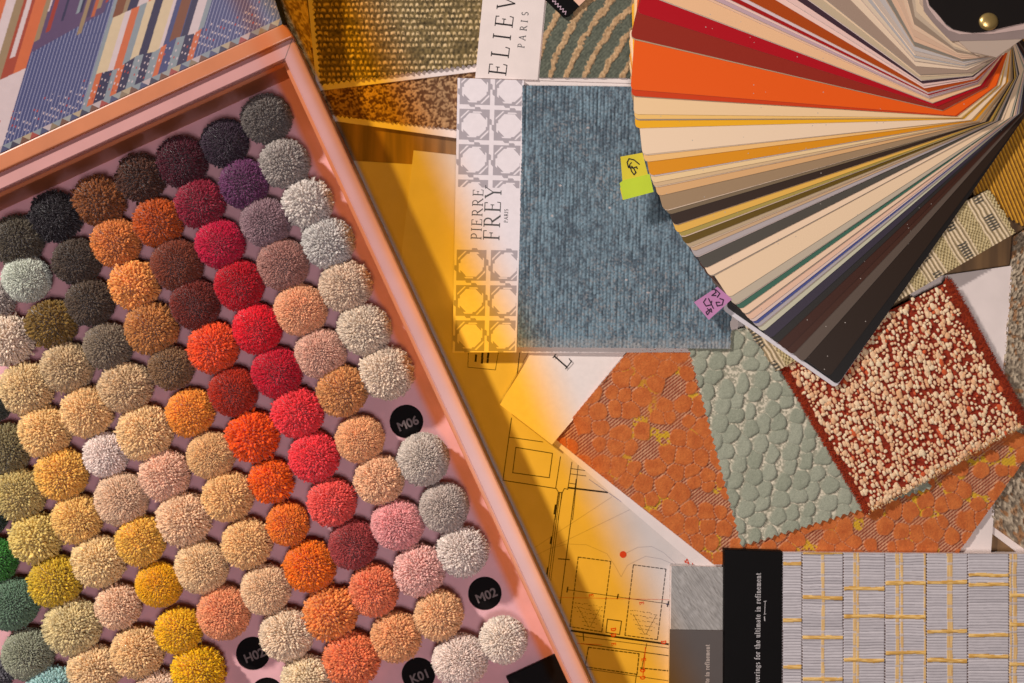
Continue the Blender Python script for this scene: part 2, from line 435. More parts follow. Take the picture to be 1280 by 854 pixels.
# ---- lid
lid = prism('lid_frame', [(-60, 242.5), (367, 46), (355.5, 28), (-60, 219)], 0.036, 0.047, M_copper, box, 0.0012)
EDGE = lambda x: 192 - 0.4575 * x   # printed panel's lower border
C_navy, C_blue, C_line = alb('#302d4c'), alb('#454b78'), alb('#a3a3bd')
C_grey, C_cream, C_wht, C_org, C_brn, C_tan, C_pur = alb('#8c979d'), alb('#e0caa4'), alb('#d8c6c6'), alb('#cf6a3c'), alb('#7d4a2b'), alb('#9a8262'), alb('#5c4668')
C_red = alb('#b8402e')
def lid_fn(U, V, W, H, px, py):
    s = px + 0.30 * py
    d = EDGE(px) - py                      # distance above the border
    rgb = np.zeros(px.shape + (3,)); rgb[:] = C_blue
    blue = rgb.copy()
    lp = np.mod(s, 4.3)
    ln_ = (lp < 0.75)
    blue[ln_] = C_line
    rgb[:] = blue
    def band(a, b_, col, cond=True):
        m_ = (s >= a) & (s < b_) & cond
        rgb[m_] = col
    zz = 39 + 5 * np.abs(np.mod((s - 150) / 21, 2) - 1)
    up = d > zz
    for a, b_, c in ((143, 148, C_grey), (148, 161, C_cream), (161, 168, C_wht), (168, 177, C_org), (177, 185, C_grey), (185, 194, C_cream), (194, 204, C_navy), (204, 217, C_cream), (217, 221, C_wht), (221, 227, C_blue), (227, 239, C_brn), (240, 248, C_navy), (248, 259, C_wht), (259, 265, C_grey)):
        band(a, b_, c, up)
    for a, b_, c in ((143, 148, C_grey), (148, 155, C_org), (155, 167, C_navy), (167, 173, C_grey), (173, 180, C_org), (180, 190, C_navy), (190, 200, C_grey), (200, 210, C_navy), (210, 219, C_grey), (219, 225, C_org), (225, 235, C_blue), (235, 245, C_grey), (245, 256, C_navy), (256, 263, C_org)):
        band(a, b_, c, ~up)
    top2 = d > 105
    for a, b_, c in ((143, 147, C_grey), (147, 158, C_brn), (158, 163, C_tan), (163, 174, C_navy), (174, 186, C_wht), (186, 193, C_org), (193, 200, C_wht)):
        band(a, b_, c, top2)
    # left block and loose hanging ends at the top
    band(-200, 58, C_wht, (d > 0) & (d < 95)); 
    for k, (a, b_) in enumerate(((-60, -48), (-48, -30), (-30, -12), (-12, 0), (0, 8), (8, 20), (20, 30), (30, 44), (44, 58))):
        band(a, b_, [C_org, C_brn, C_tan, C_brn, C_org, C_wht, C_tan, C_red * .6 + C_brn * .4, C_org][k], d >= 92)
    m_ = (s > 58) & (s < 135) & (d > 108 + (s - 58) * .12)
    rgb[m_] = C_pur
    for a, b_, c, e in ((34, 40, C_wht, 113), (58, 64, C_tan, 120), (64, 66, C_wht, 150), (69, 74, C_red * .7, 125), (84, 87, C_navy, 130), (100, 104, C_grey, 131), (104, 107, C_navy, 130), (109, 114, C_tan, 104), (114, 118, C_pur * .7, 120), (120, 124, C_org * .8, 118), (124, 129, C_tan, 125), (133, 136, C_red * .8, 128), (138, 141, C_wht, 140), (131, 136, C_tan, 136)):
        band(a, b_, c, d > e)
    # white and coloured dots near the border
    st = 7.5
    si = np.floor(s / 4.3); so = np.mod(s, 4.3) - 2.4
    di = np.mod(d + si * 3.1, st) - st / 2
    hsh = np.mod(np.sin(si * 12.99 + np.floor((d + si * 3.1) / st) * 78.2) * 43758.5, 1)
    near = (d > 12) & (d < 46) & (hsh > 0.22 + np.clip((d - 22) / 40, 0, .6))
    dot = (so / 0.75) ** 2 + (di / 1.3) ** 2 < 1
    m_ = dot & near & ~((s > 143) & up)
    rgb[m_] = C_wht * 1.05
    m_ = m_ & (hsh > .86); rgb[m_] = C_red
    # row of little triangles along the border
    e = (px + 1.0 * (-0.4575) * (py - 192)) # coordinate along the border
    tt = np.mod(e, 15) / 15; ki = np.floor(e / 15).astype(int); tk_ = 8.5
    tri = (d < tk_)
    upm = (np.abs(tt - .5) * 2 < 1 - np.clip(d, 0, tk_) / tk_)
    pal = np.array([C_brn, C_blue, C_tan, C_red, C_navy, C_brn, C_blue])
    pal2 = np.array([C_wht * .8, C_grey, C_grey * .8 + C_cream * .2, C_cream * .7, C_grey]); pal = pal * .75 + .05
    rgb[tri & upm] = pal[np.mod(ki * 3 + 1, 7)][tri & upm]
    rgb[tri & ~upm] = pal2[np.mod(np.floor((e + 7.5) / 15).astype(int), 5)][tri & ~upm]
    return np.zeros_like(px), rgb * 0.68
sheet('printed_panel', [(-330, -60), (262, -260), (353, 30), (-60, 219)], [0.085, 0.085, 0.0472, 0.0472], 0.003, 0.48, lid_fn, M_gloss, box)
prism('lid_edge', [(353, 30), (357, 29), (346, -8), (341, -8)], 0.040, 0.0505, M_black, box)

# ------------------------------------------------------------------ pompoms
def pompom_mesh(name, N, seed, rough=1.0, R=1.0):
    g = np.random.default_rng(seed)
    i = np.arange(N) + 0.5
    ph = np.arccos(1 - 2 * i / N); th = math.pi * (1 + 5 ** 0.5) * i
    d = np.stack([np.cos(th) * np.sin(ph), np.sin(th) * np.sin(ph), np.cos(ph)], -1)
    sp = math.sqrt(4 * math.pi / N)
    d += g.normal(0, sp * 0.22, d.shape); d /= np.linalg.norm(d, axis=1)[:, None]
    d = d[d[:, 2] > -0.8]; n = len(d)
    # low-frequency lumpiness of a hand-cut pompom
    w = g.normal(0, 1, (5, 3)); lump = sum(np.sin(d @ w[k] * 2.2 + k) for k in range(5)) / 5
    rad = 1 + 0.035 * lump * rough + g.normal(0, 0.036 * rough, n)
    t1 = np.cross(d, g.normal(0, 1, d.shape)); t1 /= np.linalg.norm(t1, axis=1)[:, None]; t2 = np.cross(d, t1)
    K = 6
    lean = g.normal(0, 0.10, (n, 2)) * sp
    prof = ((0.62, 0.26), (0.85, 0.36), (0.94, 0.40), (0.975, 0.30))
    ring = []
    wv = sp * g.uniform(0.85, 1.2, n)
    for q, (f, wd) in enumerate(prof):
        cen = d * (rad * f)[:, None] + (t1 * lean[:, :1] + t2 * lean[:, 1:]) * (f - .5) * 2
        for k in range(K):
            a = 2 * math.pi * k / K + q * 0.25
            jit = g.uniform(0.8, 1.2, n)
            ring.append(cen + (t1 * math.cos(a) + t2 * math.sin(a)) * (wv * wd * jit)[:, None] + d * (g.normal(0, 0.012, n) * (q > 1))[:, None])
    tip = d * (rad * 1.005)[:, None] + (t1 * lean[:, :1] + t2 * lean[:, 1:])
    per = len(prof) * K + 1
    V = np.stack(ring + [tip], 1).reshape(-1, 3)
    base = (np.arange(n) * per)[:, None]
    T = []
    for q in range(len(prof) - 1):
        for k in range(K):
            a, b_ = q * K + k, q * K + (k + 1) % K; c, e = a + K, b_ + K
            T += [(a, b_, e), (a, e, c)]
    for k in range(K): T.append(((len(prof) - 1) * K + k, (len(prof) - 1) * K + (k + 1) % K, per - 1))
    F = (base[:, :, None] + np.array(T)[None]).reshape(-1, 3)
    tint = g.normal(1.0, 0.14, n).clip(.7, 1.35)
    cols = np.repeat(tint, per)[:, None] * np.ones(3)
    # every stub frays into short fibre bundles, and a few loose hairs stand off
    nb = 5; nl = int(n * 1.3)
    j = np.concatenate([np.repeat(np.arange(n), nb), g.integers(0, n, nl)]); nf = len(j)
    loose = np.arange(nf) >= n * nb
    spread = np.where(loose, .75, .34)
    off = t1[j] * (g.normal(0, 1, nf) * sp * spread * .62)[:, None] + t2[j] * (g.normal(0, 1, nf) * sp * spread * .62)[:, None]
    fd = d[j] + off; fd /= np.linalg.norm(fd, axis=1)[:, None]
    r1 = rad[j] * np.where(loose, g.uniform(.99, 1.065, nf), g.uniform(.985, 1.022, nf))
    s1 = np.cross(fd, g.normal(0, 1, fd.shape)); s1 /= np.linalg.norm(s1, axis=1)[:, None]; s2 = np.cross(fd, s1)
    fw = (np.where(loose, .045, .16) * sp)[:, None]
    p0 = d[j] * (rad[j] * 0.88)[:, None] + off * .5; p1 = fd * r1[:, None] + t1[j] * lean[j][:, :1] + t2[j] * lean[j][:, 1:]
    tri = [s1, -s1 * .5 + s2 * .87, -s1 * .5 - s2 * .87]
    FV = np.stack([p0 + q * fw for q in tri] + [p1 - fd * .012 + q * fw for q in tri] + [p1], 1).reshape(-1, 3)
    fb = len(V) + (np.arange(nf) * 7)[:, None, None]
    FF = (fb + np.array([(0, 1, 4), (0, 4, 3), (1, 2, 5), (1, 5, 4), (2, 0, 3), (2, 3, 5), (3, 4, 6), (4, 5, 6), (5, 3, 6)])[None]).reshape(-1, 3)
    fc = np.repeat(tint[j] * g.normal(1.0, .09, nf).clip(.7, 1.3), 7)[:, None] * np.ones(3)
    # inner core so that no light passes through
    bm = bmesh.new(); bmesh.ops.create_icosphere(bm, subdivisions=3, radius=0.78)
    cv_ = np.array([v.co[:] for v in bm.verts]); cf = np.array([[v.index for v in f.verts] for f in bm.faces]) + len(V) + len(FV); bm.free()
    VV = np.concatenate([V, FV, cv_]); FA = np.concatenate([F, FF, cf]); CC = np.concatenate([cols, fc, np.ones((len(cv_), 3)) * .8])
    ob = mesh_from(name, VV, FA, M_wool, None, CC, True)
    me = ob.data; bpy.data.objects.remove(ob); return me

POM_MESH = {'f': [pompom_mesh('pompom', 2100, s, .7) for s in (1, 2)], 'm': [pompom_mesh('pompom', 1400, s) for s in (3, 4, 5)], 'c': [pompom_mesh('pompom', 850, s, 1.5) for s in (6, 7)]}
# diagonal rows of the box, each from its top end downwards: x, y, radius, colour, colour name, yarn
ROWS = [
 [(333, 149, 31, '#5a524c', 'dark grey', 'm'), (356, 205, 31, '#8a8078', 'mid grey', 'm'), (385, 255, 32, '#b0a69c', 'light grey', 'c'), (410, 304, 32, '#a9a39c', 'silver grey', 'm'), (432, 358, 32, '#b29a80', 'sand', 'm'), (455, 412, 33, '#b5a38c', 'oatmeal', 'm'), (483, 466, 33, '#bba78f', 'pale oatmeal', 'm'), (529, 574, 32, '#b0a395', 'cool greige', 'f'), (555, 634, 31, '#a5968a', 'warm grey', 'f'), (578, 689, 31, '#bfb0a4', 'off-white', 'm'), (629, 800, 30, '#e8d6c2', 'ivory', 'm')],
 [(281, 179, 30, '#2c1d2a', 'blackish aubergine', 'm'), (305, 230, 30, '#54284a', 'plum purple', 'm'), (332, 278, 31, '#7d6066', 'mauve', 'f'), (354, 331, 31, '#8c6156', 'dusty rose brown', 'f'), (376, 388, 32, '#bb865f', 'peach tan', 'f'), (401, 442, 32, '#b48a74', 'pinkish beige', 'f'), (428, 489, 32, '#a87440', 'caramel brown', 'm'), (450, 549, 30, '#c39060', 'light caramel', 'f'), (474, 600, 31, '#c69a72', 'biscuit', 'm'), (497, 656, 32, '#d58f8c', 'rose pink', 'f'), (524, 713, 32, '#dba79a', 'blush pink', 'm'), (548, 769, 31, '#cda06e', 'wheat', 'm'), (575, 825, 34, '#c9b6a8', 'pale stone', 'f')],
 [(227, 203, 32, '#3c0f1b', 'dark burgundy', 'm'), (250, 255, 31, '#701629', 'wine red', 'm'), (275, 305, 31, '#960f30', 'raspberry', 'f'), (299, 357, 31, '#920a1a', 'deep crimson', 'f'), (322, 411, 32, '#b01222', 'bright crimson', 'f'), (346, 466, 31, '#9c0f24', 'cherry red', 'f'), (372, 516, 32, '#cf3038', 'strawberry red', 'm'), (393, 571, 32, '#da363e', 'poppy red', 'm'), (415, 628, 31, '#e8584d', 'coral', 'm'), (441, 681, 31, '#873231', 'dusky maroon', 'f'), (467, 738, 32, '#dd7d50', 'salmon orange', 'm'), (495, 796, 31, '#dfa268', 'apricot', 'm')],
 [(175, 223, 31, '#3f2419', 'dark chocolate', 'c'), (198, 279, 31, '#8f3f10', 'rust', 'm'), (221, 331, 32, '#652f1e', 'russet brown', 'f'), (244, 381, 32, '#5e2119', 'mahogany', 'f'), (267, 435, 32, '#c5481c', 'burnt orange', 'm'), (292, 490, 31, '#8a210c', 'deep rust red', 'f'), (315, 546, 32, '#e3560f', 'vivid orange', 'c'), (339, 601, 27, '#df6110', 'bright orange', 'c'), (360, 655, 27, '#e67f26', 'light orange', 'm'), (387, 708, 32, '#bb6010', 'amber brown', 'm'), (413, 766, 35, '#d07e3a', 'copper', 'c'), (440, 824, 35, '#bb683c', 'terracotta', 'm')],
 [(124, 252, 31, '#65391a', 'cinnamon brown', 'c'), (145, 304, 30, '#a4622c', 'toffee', 'm'), (168, 357, 31, '#b87a3a', 'honey', 'c'), (190, 411, 32, '#96622f', 'dull bronze', 'm'), (214, 460, 28, '#6e5134', 'taupe brown', 'm'), (238, 516, 30, '#c9802a', 'golden', 'm'), (264, 569, 29, '#b9935f', 'straw', 'f'), (285, 621, 32, '#cfa466', 'warm sand', 'm'), (309, 679, 31, '#d7ac6e', 'pale gold', 'm'), (332, 737, 31, '#c7a67e', 'beige', 'f'), (358, 793, 32, '#d4bb9a', 'cream', 'm'), (383, 850, 32, '#dfc9a0', 'pale cream', 'm')],
 [(69, 271, 32, '#201b1f', 'black', 'c'), (96, 327, 29, '#40342a', 'blackish brown', 'm'), (113, 378, 30, '#47392c', 'dark umber', 'm'), (135, 433, 30, '#6d5e4b', 'grey brown', 'm'), (157, 485, 32, '#ac9068', 'pale khaki', 'm'), (181, 541, 34, '#c2a06c', 'light sand', 'm'), (206, 594, 32, '#e0b292', 'peach pink', 'm'), (230, 649, 33, '#c5a27c', 'soft beige', 'm'), (252, 709, 33, '#cbab7c', 'ecru', 'f'), (280, 766, 33, '#ca875a', 'dusty peach', 'f')],
 [(22, 301, 31, '#463f32', 'dark olive grey', 'm'), (33, 349, 30, '#aab0a0', 'mint grey', 'f'), (65, 405, 30, '#654e20', 'olive brown', 'c'), (84, 460, 31, '#a58d66', 'khaki beige', 'm'), (109, 515, 31, '#bd9a64', 'tan beige', 'm'), (132, 569, 28, '#dcc8bc', 'white', 'm'), (152, 624, 32, '#bb9c7c', 'greyish beige', 'f'), (176, 676, 31, '#d8aa40', 'mustard gold', 'm'), (199, 731, 29, '#c8960f', 'mustard yellow', 'f'), (224, 788, 29, '#f0bc18', 'sunflower yellow', 'm'), (248, 840, 33, '#f5c30e', 'bright yellow', 'm')],
 [(-6, 376, 24, '#8a8078', 'speckled grey', 'c'), (12, 425, 31, '#bba892', 'shaggy ivory', 'c'), (33, 486, 32, '#b49a6a', 'hay', 'm'), (56, 540, 32, '#c9a566', 'corn', 'm'), (77, 593, 33, '#dcab4a', 'butter yellow', 'm'), (97, 649, 30, '#d9b05e', 'pale butter', 'm'), (123, 702, 32, '#c2a670', 'flax', 'm'), (148, 758, 29, '#e0b891', 'pale peach', 'm'), (172, 815, 33, '#d3ae75', 'light wheat', 'm'), (197, 866, 30, '#cdb194', 'pale sand', 'm')],
 [(-10, 505, 24, '#3d4238', 'dark grey green', 'm'), (8, 562, 31, '#6f6440', 'olive', 'm'), (23, 617, 33, '#a08e52', 'sage yellow', 'm'), (45, 672, 33, '#b09a50', 'pale olive', 'c'), (69, 727, 33, '#a58b20', 'olive yellow', 'm'), (91, 783, 34, '#b1a06e', 'greenish beige', 'm'), (118, 838, 32, '#bfa274', 'dull sand', 'm')],
 [(-16, 645, 26, '#2a3a30', 'dark bottle green', 'm'), (-6, 700, 28, '#2f6a26', 'grass green', 'm'), (15, 755, 33, '#56745a', 'sage green', 'f'), (35, 818, 32, '#83876e', 'grey green', 'f'), (65, 866, 32, '#83a8a4', 'aqua blue', 'm')],
 [(-8, 845, 24, '#5c5a60', 'slate grey', 'c')],
]
allp = [(x, y, r, c, n, k, ri, i) for ri, row in enumerate(ROWS) for i, (x, y, r, c, n, k) in enumerate(row)]
gr = random.Random(3)
for (x, y, r, c, n, kind, ri, i) in allp:
    best = None
    for q in allp:
        if q[4] == n: continue
        dx, dy = q[0] - x, q[1] - y
        if math.hypot(dx, dy) < 75 and abs(math.atan2(-dy, dx) - math.radians(25)) < 0.7: best = q[4]
    row = ROWS[ri]
    if 0 < i < len(row) - 1: lab = f'{n} wool pompom between the {row[i-1][4]} and {row[i+1][4]} pompoms'
    elif i == 0 and len(row) > 1: lab = f'{n} wool pompom topping its row above the {row[1][4]} one'
    elif len(row) > 1: lab = f'{n} wool pompom ending its row, below the {row[i-1][4]} one'
    else: lab = f'{n} wool pompom in the bottom left corner of the photo'
    if len(lab.split()) > 15: lab = lab.replace(' wool', '')
    if r <= 28: lab = 'small ' + lab
    o = bpy.data.objects.new('pompom', gr.choice(POM_MESH[kind])); COL.objects.link(o)
    o.location = P(x, y, FZ + 0.015)
    rr = r * S * 0.975
    o.scale = (rr * gr.uniform(.96, 1.04), rr * gr.uniform(.96, 1.04), rr * gr.uniform(.92, 1.0))
    o.rotation_euler = (gr.uniform(-.3, .3), gr.uniform(-.3, .3), gr.uniform(0, 6.28))
    lc_ = lin(c); st_ = float((lc_.max() - lc_.min()) / lc_.max()); ds_ = .27 * (1 - st_) ** .7
    lc_ = lc_ * (1 - ds_) + ds_ * float(lc_ @ [.3, .55, .15]); lc_ = lc_ * min(1.5 + .45 * st_, .92 / lc_.max())
    o.color = (*[float(v) for v in lc_], 1)
    tag(o, lab, 'pompom', 'wool pompoms in the sample box')

# ------------------------------------------------------------------ papers in the middle
pc = prism('paper_sheet', [(425, 200), (640, 213), (640, 600), (425, 590)], 0.0004, 0.0012, M_paper)
tag(pc, 'blank cream paper tucked between the pink box and the floor plan', 'paper')

plan = thing('floor_plan', 'architectural floor plan with black lines and a red dot, under the swatches', 'floor plan', P(700, 600, 0))
PZ = 0.0022
prism('plan_sheet', [(517, 188), (980, 240), (900, 980), (430, 960), (490, 420)], 0.0013, PZ, M_plan, plan)
def q1(x, y): return (560 + x / 3.712, 420 + y / 3.712)
def q2(x, y): return (640 + x / 3.118, 580 + y / 3.118)
L = []; LT = []
def pl(q, *p, w=0.9): L.append(([q(*a) for a in p], w))
def dash(q, a, b_, w=1.1, n=0, on=4.0, off=1.6):
    a, b_ = q(*a), q(*b_); l = math.hypot(b_[0] - a[0], b_[1] - a[1]); t = 0
    while t < l:
        e = min(t + on, l)
        L.append(([(a[0] + (b_[0] - a[0]) * t / l, a[1] + (b_[1] - a[1]) * t / l), (a[0] + (b_[0] - a[0]) * e / l, a[1] + (b_[1] - a[1]) * e / l)], w)); t += on + off
pl(q1, (95, 75), (92, 145), (220, 158), (235, 70), w=.7); pl(q1, (335, 60), (318, 205), w=1.1)
L0 = L[:]; L.clear()
pl(q1, (295, 380), (255, 670), (500, 708), w=1.0); pl(q1, (285, 470), (440, 492)); pl(q1, (315, 517), (485, 545), (470, 658), (300, 635), (315, 517), w=1.0)
pl(q1, (522, 560), (500, 705), (512, 725), (530, 728), (540, 708), (556, 712), (575, 585)); pl(q1, (604, 600), (578, 854), w=.8)
for yy in (615, 640): pl(q1, (568, yy), (640, yy + 10), w=.8)
pl(q1, (560, 683), (595, 688), w=.8); pl(q1, (556, 705), (740, 727), w=1.6)
pl(q1, (515, 728), (497, 854), w=.8); pl(q1, (530, 730), (510, 854), w=.8)
pl(q2, (250, 60), (188, 545), w=1.0); pl(q2, (222, 92), (370, 110), w=1.5)
for dx in (0, 7, 14): pl(q2, (180 + dx, 110), (137 + dx, 440 + dx), w=.7)
pl(q2, (170, 160), (165, 195), w=2.2); pl(q2, (155, 285), (150, 310), w=2.2); pl(q2, (140, 405), (136, 430), w=2.0)
pl(q2, (180, 370), (224, 373), w=1.2); pl(q2, (218, 480), (214, 500), w=1.6); pl(q2, (214, 490), (625, 548), w=.7); pl(q2, (414, 508), (410, 526), w=1.6); pl(q2, (610, 536), (606, 556), w=1.6)
for a, b_, c, d_ in (((258, 363), (385, 380), (350, 655), (226, 634)), ((473, 393), (600, 410), (567, 685), (440, 668))):
    for s_, e_ in ((a, b_), (b_, c), (c, d_), (d_, a)): dash(q2, s_, e_)
pl(q2, (372, 605), (427, 613), (419, 665), (366, 657), (372, 605), w=1.1)
pl(q2, (230, 650), (640, 707), w=2.4); pl(q2, (250, 670), (640, 722), w=.7)
pl(q2, (270, 700), (640, 752), w=1.0)
for s_, e_ in (((298, 715), (495, 740)), ((495, 740), (487, 820)), ((487, 820), (280, 790)), ((298, 715), (285, 790)), ((500, 795), (640, 810))): dash(q2, s_, e_, 1.3)
pl(q2, (280, 690), (277, 660), w=1.2); pl(q2, (300, 800), (640, 850), w=.7); pl(q2, (525, 700), (505, 800), w=.8); pl(q2, (485, 820), (478, 870), w=.9)
# shaded hatch of dots inside the two beds
hr = random.Random(5)
for (ox, oy) in ((245, 540), (462, 570)):
    for r_ in range(6):
        for k in range(12):
            x_, y_ = ox + k * 9 + hr.uniform(-3, 3), oy + r_ * 17 + k * 1.5 + hr.uniform(-3, 3)
            if abs(k - 6) < 7 - r_ * 0.9: L.append(([q2(x_, y_), q2(x_ + hr.uniform(3, 7), y_ + 1)], .55))
    L.append(([q2(ox + 10, oy + 15), q2(ox + 55, oy + 95)], .4)); L.append(([q2(ox + 100, oy + 20), q2(ox + 60, oy + 95)], .4))
ribbons('title_box', L0, PZ + 0.00006, M_ink, plan)
ribbons('plan_lines', L, PZ + 0.00006, M_ink, plan)
ribbons('title_text', [([q1(x_ + 22, 88 + k_), q1(x_ + 20, 88 + k_ + l_)], 2.6) for x_, k_, l_ in ((108, 0, 30), (138, -8, 18), (137, 14, 24), (165, -8, 22), (163, 20, 16))], PZ + 0.00007, M_ink, plan)
ribbons('contour_lines', [([q2(*p) for p in ps], .6) for ps in (((90, 325), (390, 128)), ((95, 355), (460, 178)), ((150, 330), (215, 312), (290, 315), (370, 350), (400, 395), (425, 440), (450, 395), (520, 360), (580, 370), (625, 390)), ((440, 350), (490, 325), (545, 322), (590, 345), (640, 390)))], PZ + 0.00005, M_palink, plan)
ribbons('blue_guides', [([q2(300, 60), q2(560, 240)], .5), ([q2(600, 548), q2(630, 548)], .8)], PZ + 0.00004, M_blueink, plan)
R_ = []
for (x_, y_) in ((386, 640), (386, 662), (500, 800), (500, 828), (582, 690)):
    R_ += lettering('D', q2(x_, y_), (.12, .99), (.99, -.12), 5.5, tk=.22, tn=.18)
for (x_, y_) in ((300, 520), (497, 550), (388, 710), (505, 770)):
    R_ += lettering('E', q2(x_, y_ - 12), (.12, .99), (.99, -.12), 5, tk=.2, tn=.14)
R_ += [([q2(675, 385), q2(682, 370), q2(690, 390), q2(672, 378)], 1.3), ([q2(700, 372), q2(705, 392)], 1.2), ([q2(712, 380), q2(735, 388)], 1.4), ([q2(180, 520), q2(640, 530)], .4), ([q2(255, 700), q2(350, 705)], .6), ([q2(520, 715), q2(510, 830)], .9)]
ribbons('red_marks', R_, PZ + 0.0001, M_redink, plan, [(*q2(433, 353), 4.3)])

lc = thing('letter_card', 'cream card printed with a capital L, poking out below the blue swatch', 'card', P(700, 490, 0))
sheet('card_sheet', [(684, 400), (800, 425), (690, 556), (625, 506)], [.0038, .0036, .0095, .0105], 0.0006, 4, lambda U, V, W, H, px, py: (-3.0 * np.sin(math.pi * V / H), alb('#e0d0c8', 1.12) + 0 * px[..., None]), M_print, lc)
ribbons('lettering', lettering('L', (706.5, 462), (.62, -.78), (-.75, -.66), 21, tk=.09, tn=.06) + [([(722.5, 438), (723.5, 441)], 1.6)], 0.0059, M_ink, lc)

# ------------------------------------------------------------------ cloth patterns
def pink_edge(dist, along, period=7.0, depth=3.2):
    """pinking-shear zigzag: True inside the cloth"""
    return dist > depth * np.abs(np.mod(along / period, 1) * 2 - 1)

def seg(px, py, a, b_):
    dx, dy = b_[0] - a[0], b_[1] - a[1]; l = math.hypot(dx, dy)
    return ((px - a[0]) * dy - (py - a[1]) * dx) / -l, ((px - a[0]) * dx + (py - a[1]) * dy) / l

def blend(a, b_, t): return a * (1 - t[..., None]) + b_ * t[..., None]

# olive cloth with beige rows
def olive_fn(U, V, W, H, px, py):
    wob = vnoise(U, V, 14, 1) * 2.0
    row = np.mod(V + wob, 7.2) / 7.2
    ri = np.floor((V + wob) / 7.2)
    br = np.mod(np.sin(ri * 91.7) * 437.58, 1)
    dsh = np.sin((U + ri * 3.3 + 5 * vnoise(U, ri * 9, 9, 4)) * 2 * math.pi / 6.4)
    amt = sstep(.36, .14, np.abs(row - .5 + .12 * dsh)) * sstep(-.9, .2, dsh) * sstep(.12, .4, vnoise(U + ri * 57, V * 0, 22, 4) * .8 + br * .3) * sstep(.1, .5, vnoise(U, V, 3, 5))
    base = blend(alb('#75613c'), alb('#403520'), vnoise(U, V, 3, 2))
    rgb = blend(base, blend(alb('#a98d60'), alb('#cfb388'), vnoise(U, V, 2.5, 6)), amt)
    h = 1.4 * np.abs(np.sin(row * math.pi)) * (0.6 + .4 * dsh) + vnoise(U, V, 2.2, 3)
    d1, a1 = seg(px, py, (385, -40), (399, 108)); d2, a2 = seg(px, py, (399, 108), (603, 82))
    mask = pink_edge(-d1 if False else (px - (385 + (py + 40) * 0.0946)), a1) & pink_edge(-(py - (108 - (px - 399) * 0.1275)), a2)
    return h, rgb, mask
ol = thing('fabric_swatch', 'dark olive textured swatch with broken beige rows and zigzag edges on card', 'fabric swatch', P(500, 40, 0))
prism('backing_card', [(381, -40), (396, 114), (600, 89), (612, -40)], 0.004, 0.0058, M_card, ol)
sheet('fabric', [(380, -40), (606, -40), (603, 118), (392, 118)], 0.0072, 0.0013, .85, olive_fn, M_cloth, ol)

def brown_fn(U, V, W, H, px, py):
    a = vnoise(U * .8 + V * .5, V, 2.4, 11); c = vnoise(U, V * .7, 1.5, 12); g = vnoise(U, V, 30, 13)
    t = sstep(.35, .7, a * .6 + c * .4)
    rgb = blend(alb('#4d2f1c'), alb('#b08a63'), t)
    rgb = blend(rgb, alb('#6b4a30'), g * .5)
    return 1.5 * a + c, rgb, pink_edge(H - V - 2, U, 6, 2.5)
bw = thing('fabric_swatch', 'mottled brown and gold bouclé swatch below the olive one', 'fabric swatch', P(490, 130, 0))
prism('backing_card', [(388, 60), (408, 150), (600, 177), (606, 60)], 0.0022, 0.0032, M_card, bw)
sheet('fabric', [(388, 60), (606, 60), (602, 170), (406, 147)], 0.0038, 0.0008, .85, brown_fn, M_cloth, bw)

def gold_fn(U, V, W, H, px, py):
    a = vnoise(U, V, 2.6, 21); c = vnoise(U, V, 7, 22)
    return 1.6 * a, blend(alb('#8f6f3e'), alb('#e0bf84'), sstep(.25, .75, a * .7 + c * .3))
gd = sheet('fabric_swatch', [(325, -40), (378, -40), (398, 112), (352, 60)], 0.0028, 0.0020, .85, gold_fn, M_cloth)
tag(gd, 'golden nubbly swatch between the box lid corner and the olive swatch', 'fabric swatch')

# book with PARIS spine and tufted swatch
eb = thing('swatch_book', 'sample page with white strip lettered ELIEV PARIS and green swatch with curved tan tufts', 'swatch book', P(680, 50, 0))
prism('page', [(607, -40), (594, 98), (800, 104.5), (800, -40)], 0.006, 0.0078, M_card, eb)
prism('title_strip', [(607, -40), (594, 97.5), (672, 100), (684.5, -40)], 0.00782, 0.0088, M_card, eb)
ur = (0.12, -0.9928); uu = (-.9928, -.12)
ribbons('title', sum([lettering(ch, (x_, y_), ur, uu, 21.5, tk=.10, tn=.055) for ch, x_, y_ in (('E', 632, 95.5), ('L', 635.2, 73.5), ('I', 637.6, 51), ('E', 640, 35.5), ('V', 642.5, 13))], []), 0.00884, M_ink, eb)
ribbons('city', sum([lettering(ch, (x_, y_), ur, uu, 8.0, tk=.15, tn=.1) for ch, x_, y_ in (('P', 655, 60.5), ('A', 656.3, 51), ('R', 657.8, 39), ('I', 659.2, 28.5), ('S', 660, 20))], []), 0.00884, M_greyink, eb)
def tuft_fn(U, V, W, H, px, py):
    cx, cy = 905, 165
    r = np.hypot((px - cx) * 1.0, (py - cy) * .92) + 2.5 * (vnoise(px, py, 12, 31) - .5) * 2
    k = np.mod(r - 6, 21.0)
    t = sstep(4.4, 2.8, np.abs(k - 10.5) + (vnoise(px, py, 2.6, 32) - .5) * 3.4)
    base = blend(alb('#5e6052'), alb('#45483e'), vnoise(px, py, 2.2, 33))
    base *= (1 + .12 * np.sin((px + py) * 1.3))[..., None]
    rgb = blend(base, blend(alb('#8f7050'), alb('#b89670'), vnoise(px, py, 2.4, 34)), t)
    return 1.3 * t * (0.6 + .6 * vnoise(px, py, 2.2, 35)) + .6 * vnoise(px, py, 2, 36), rgb
sheet('fabric', [(687, -40), (805, -40), (805, 97.5), (674, 97)], 0.0086, 0.0012, .8, tuft_fn, M_cloth, eb)

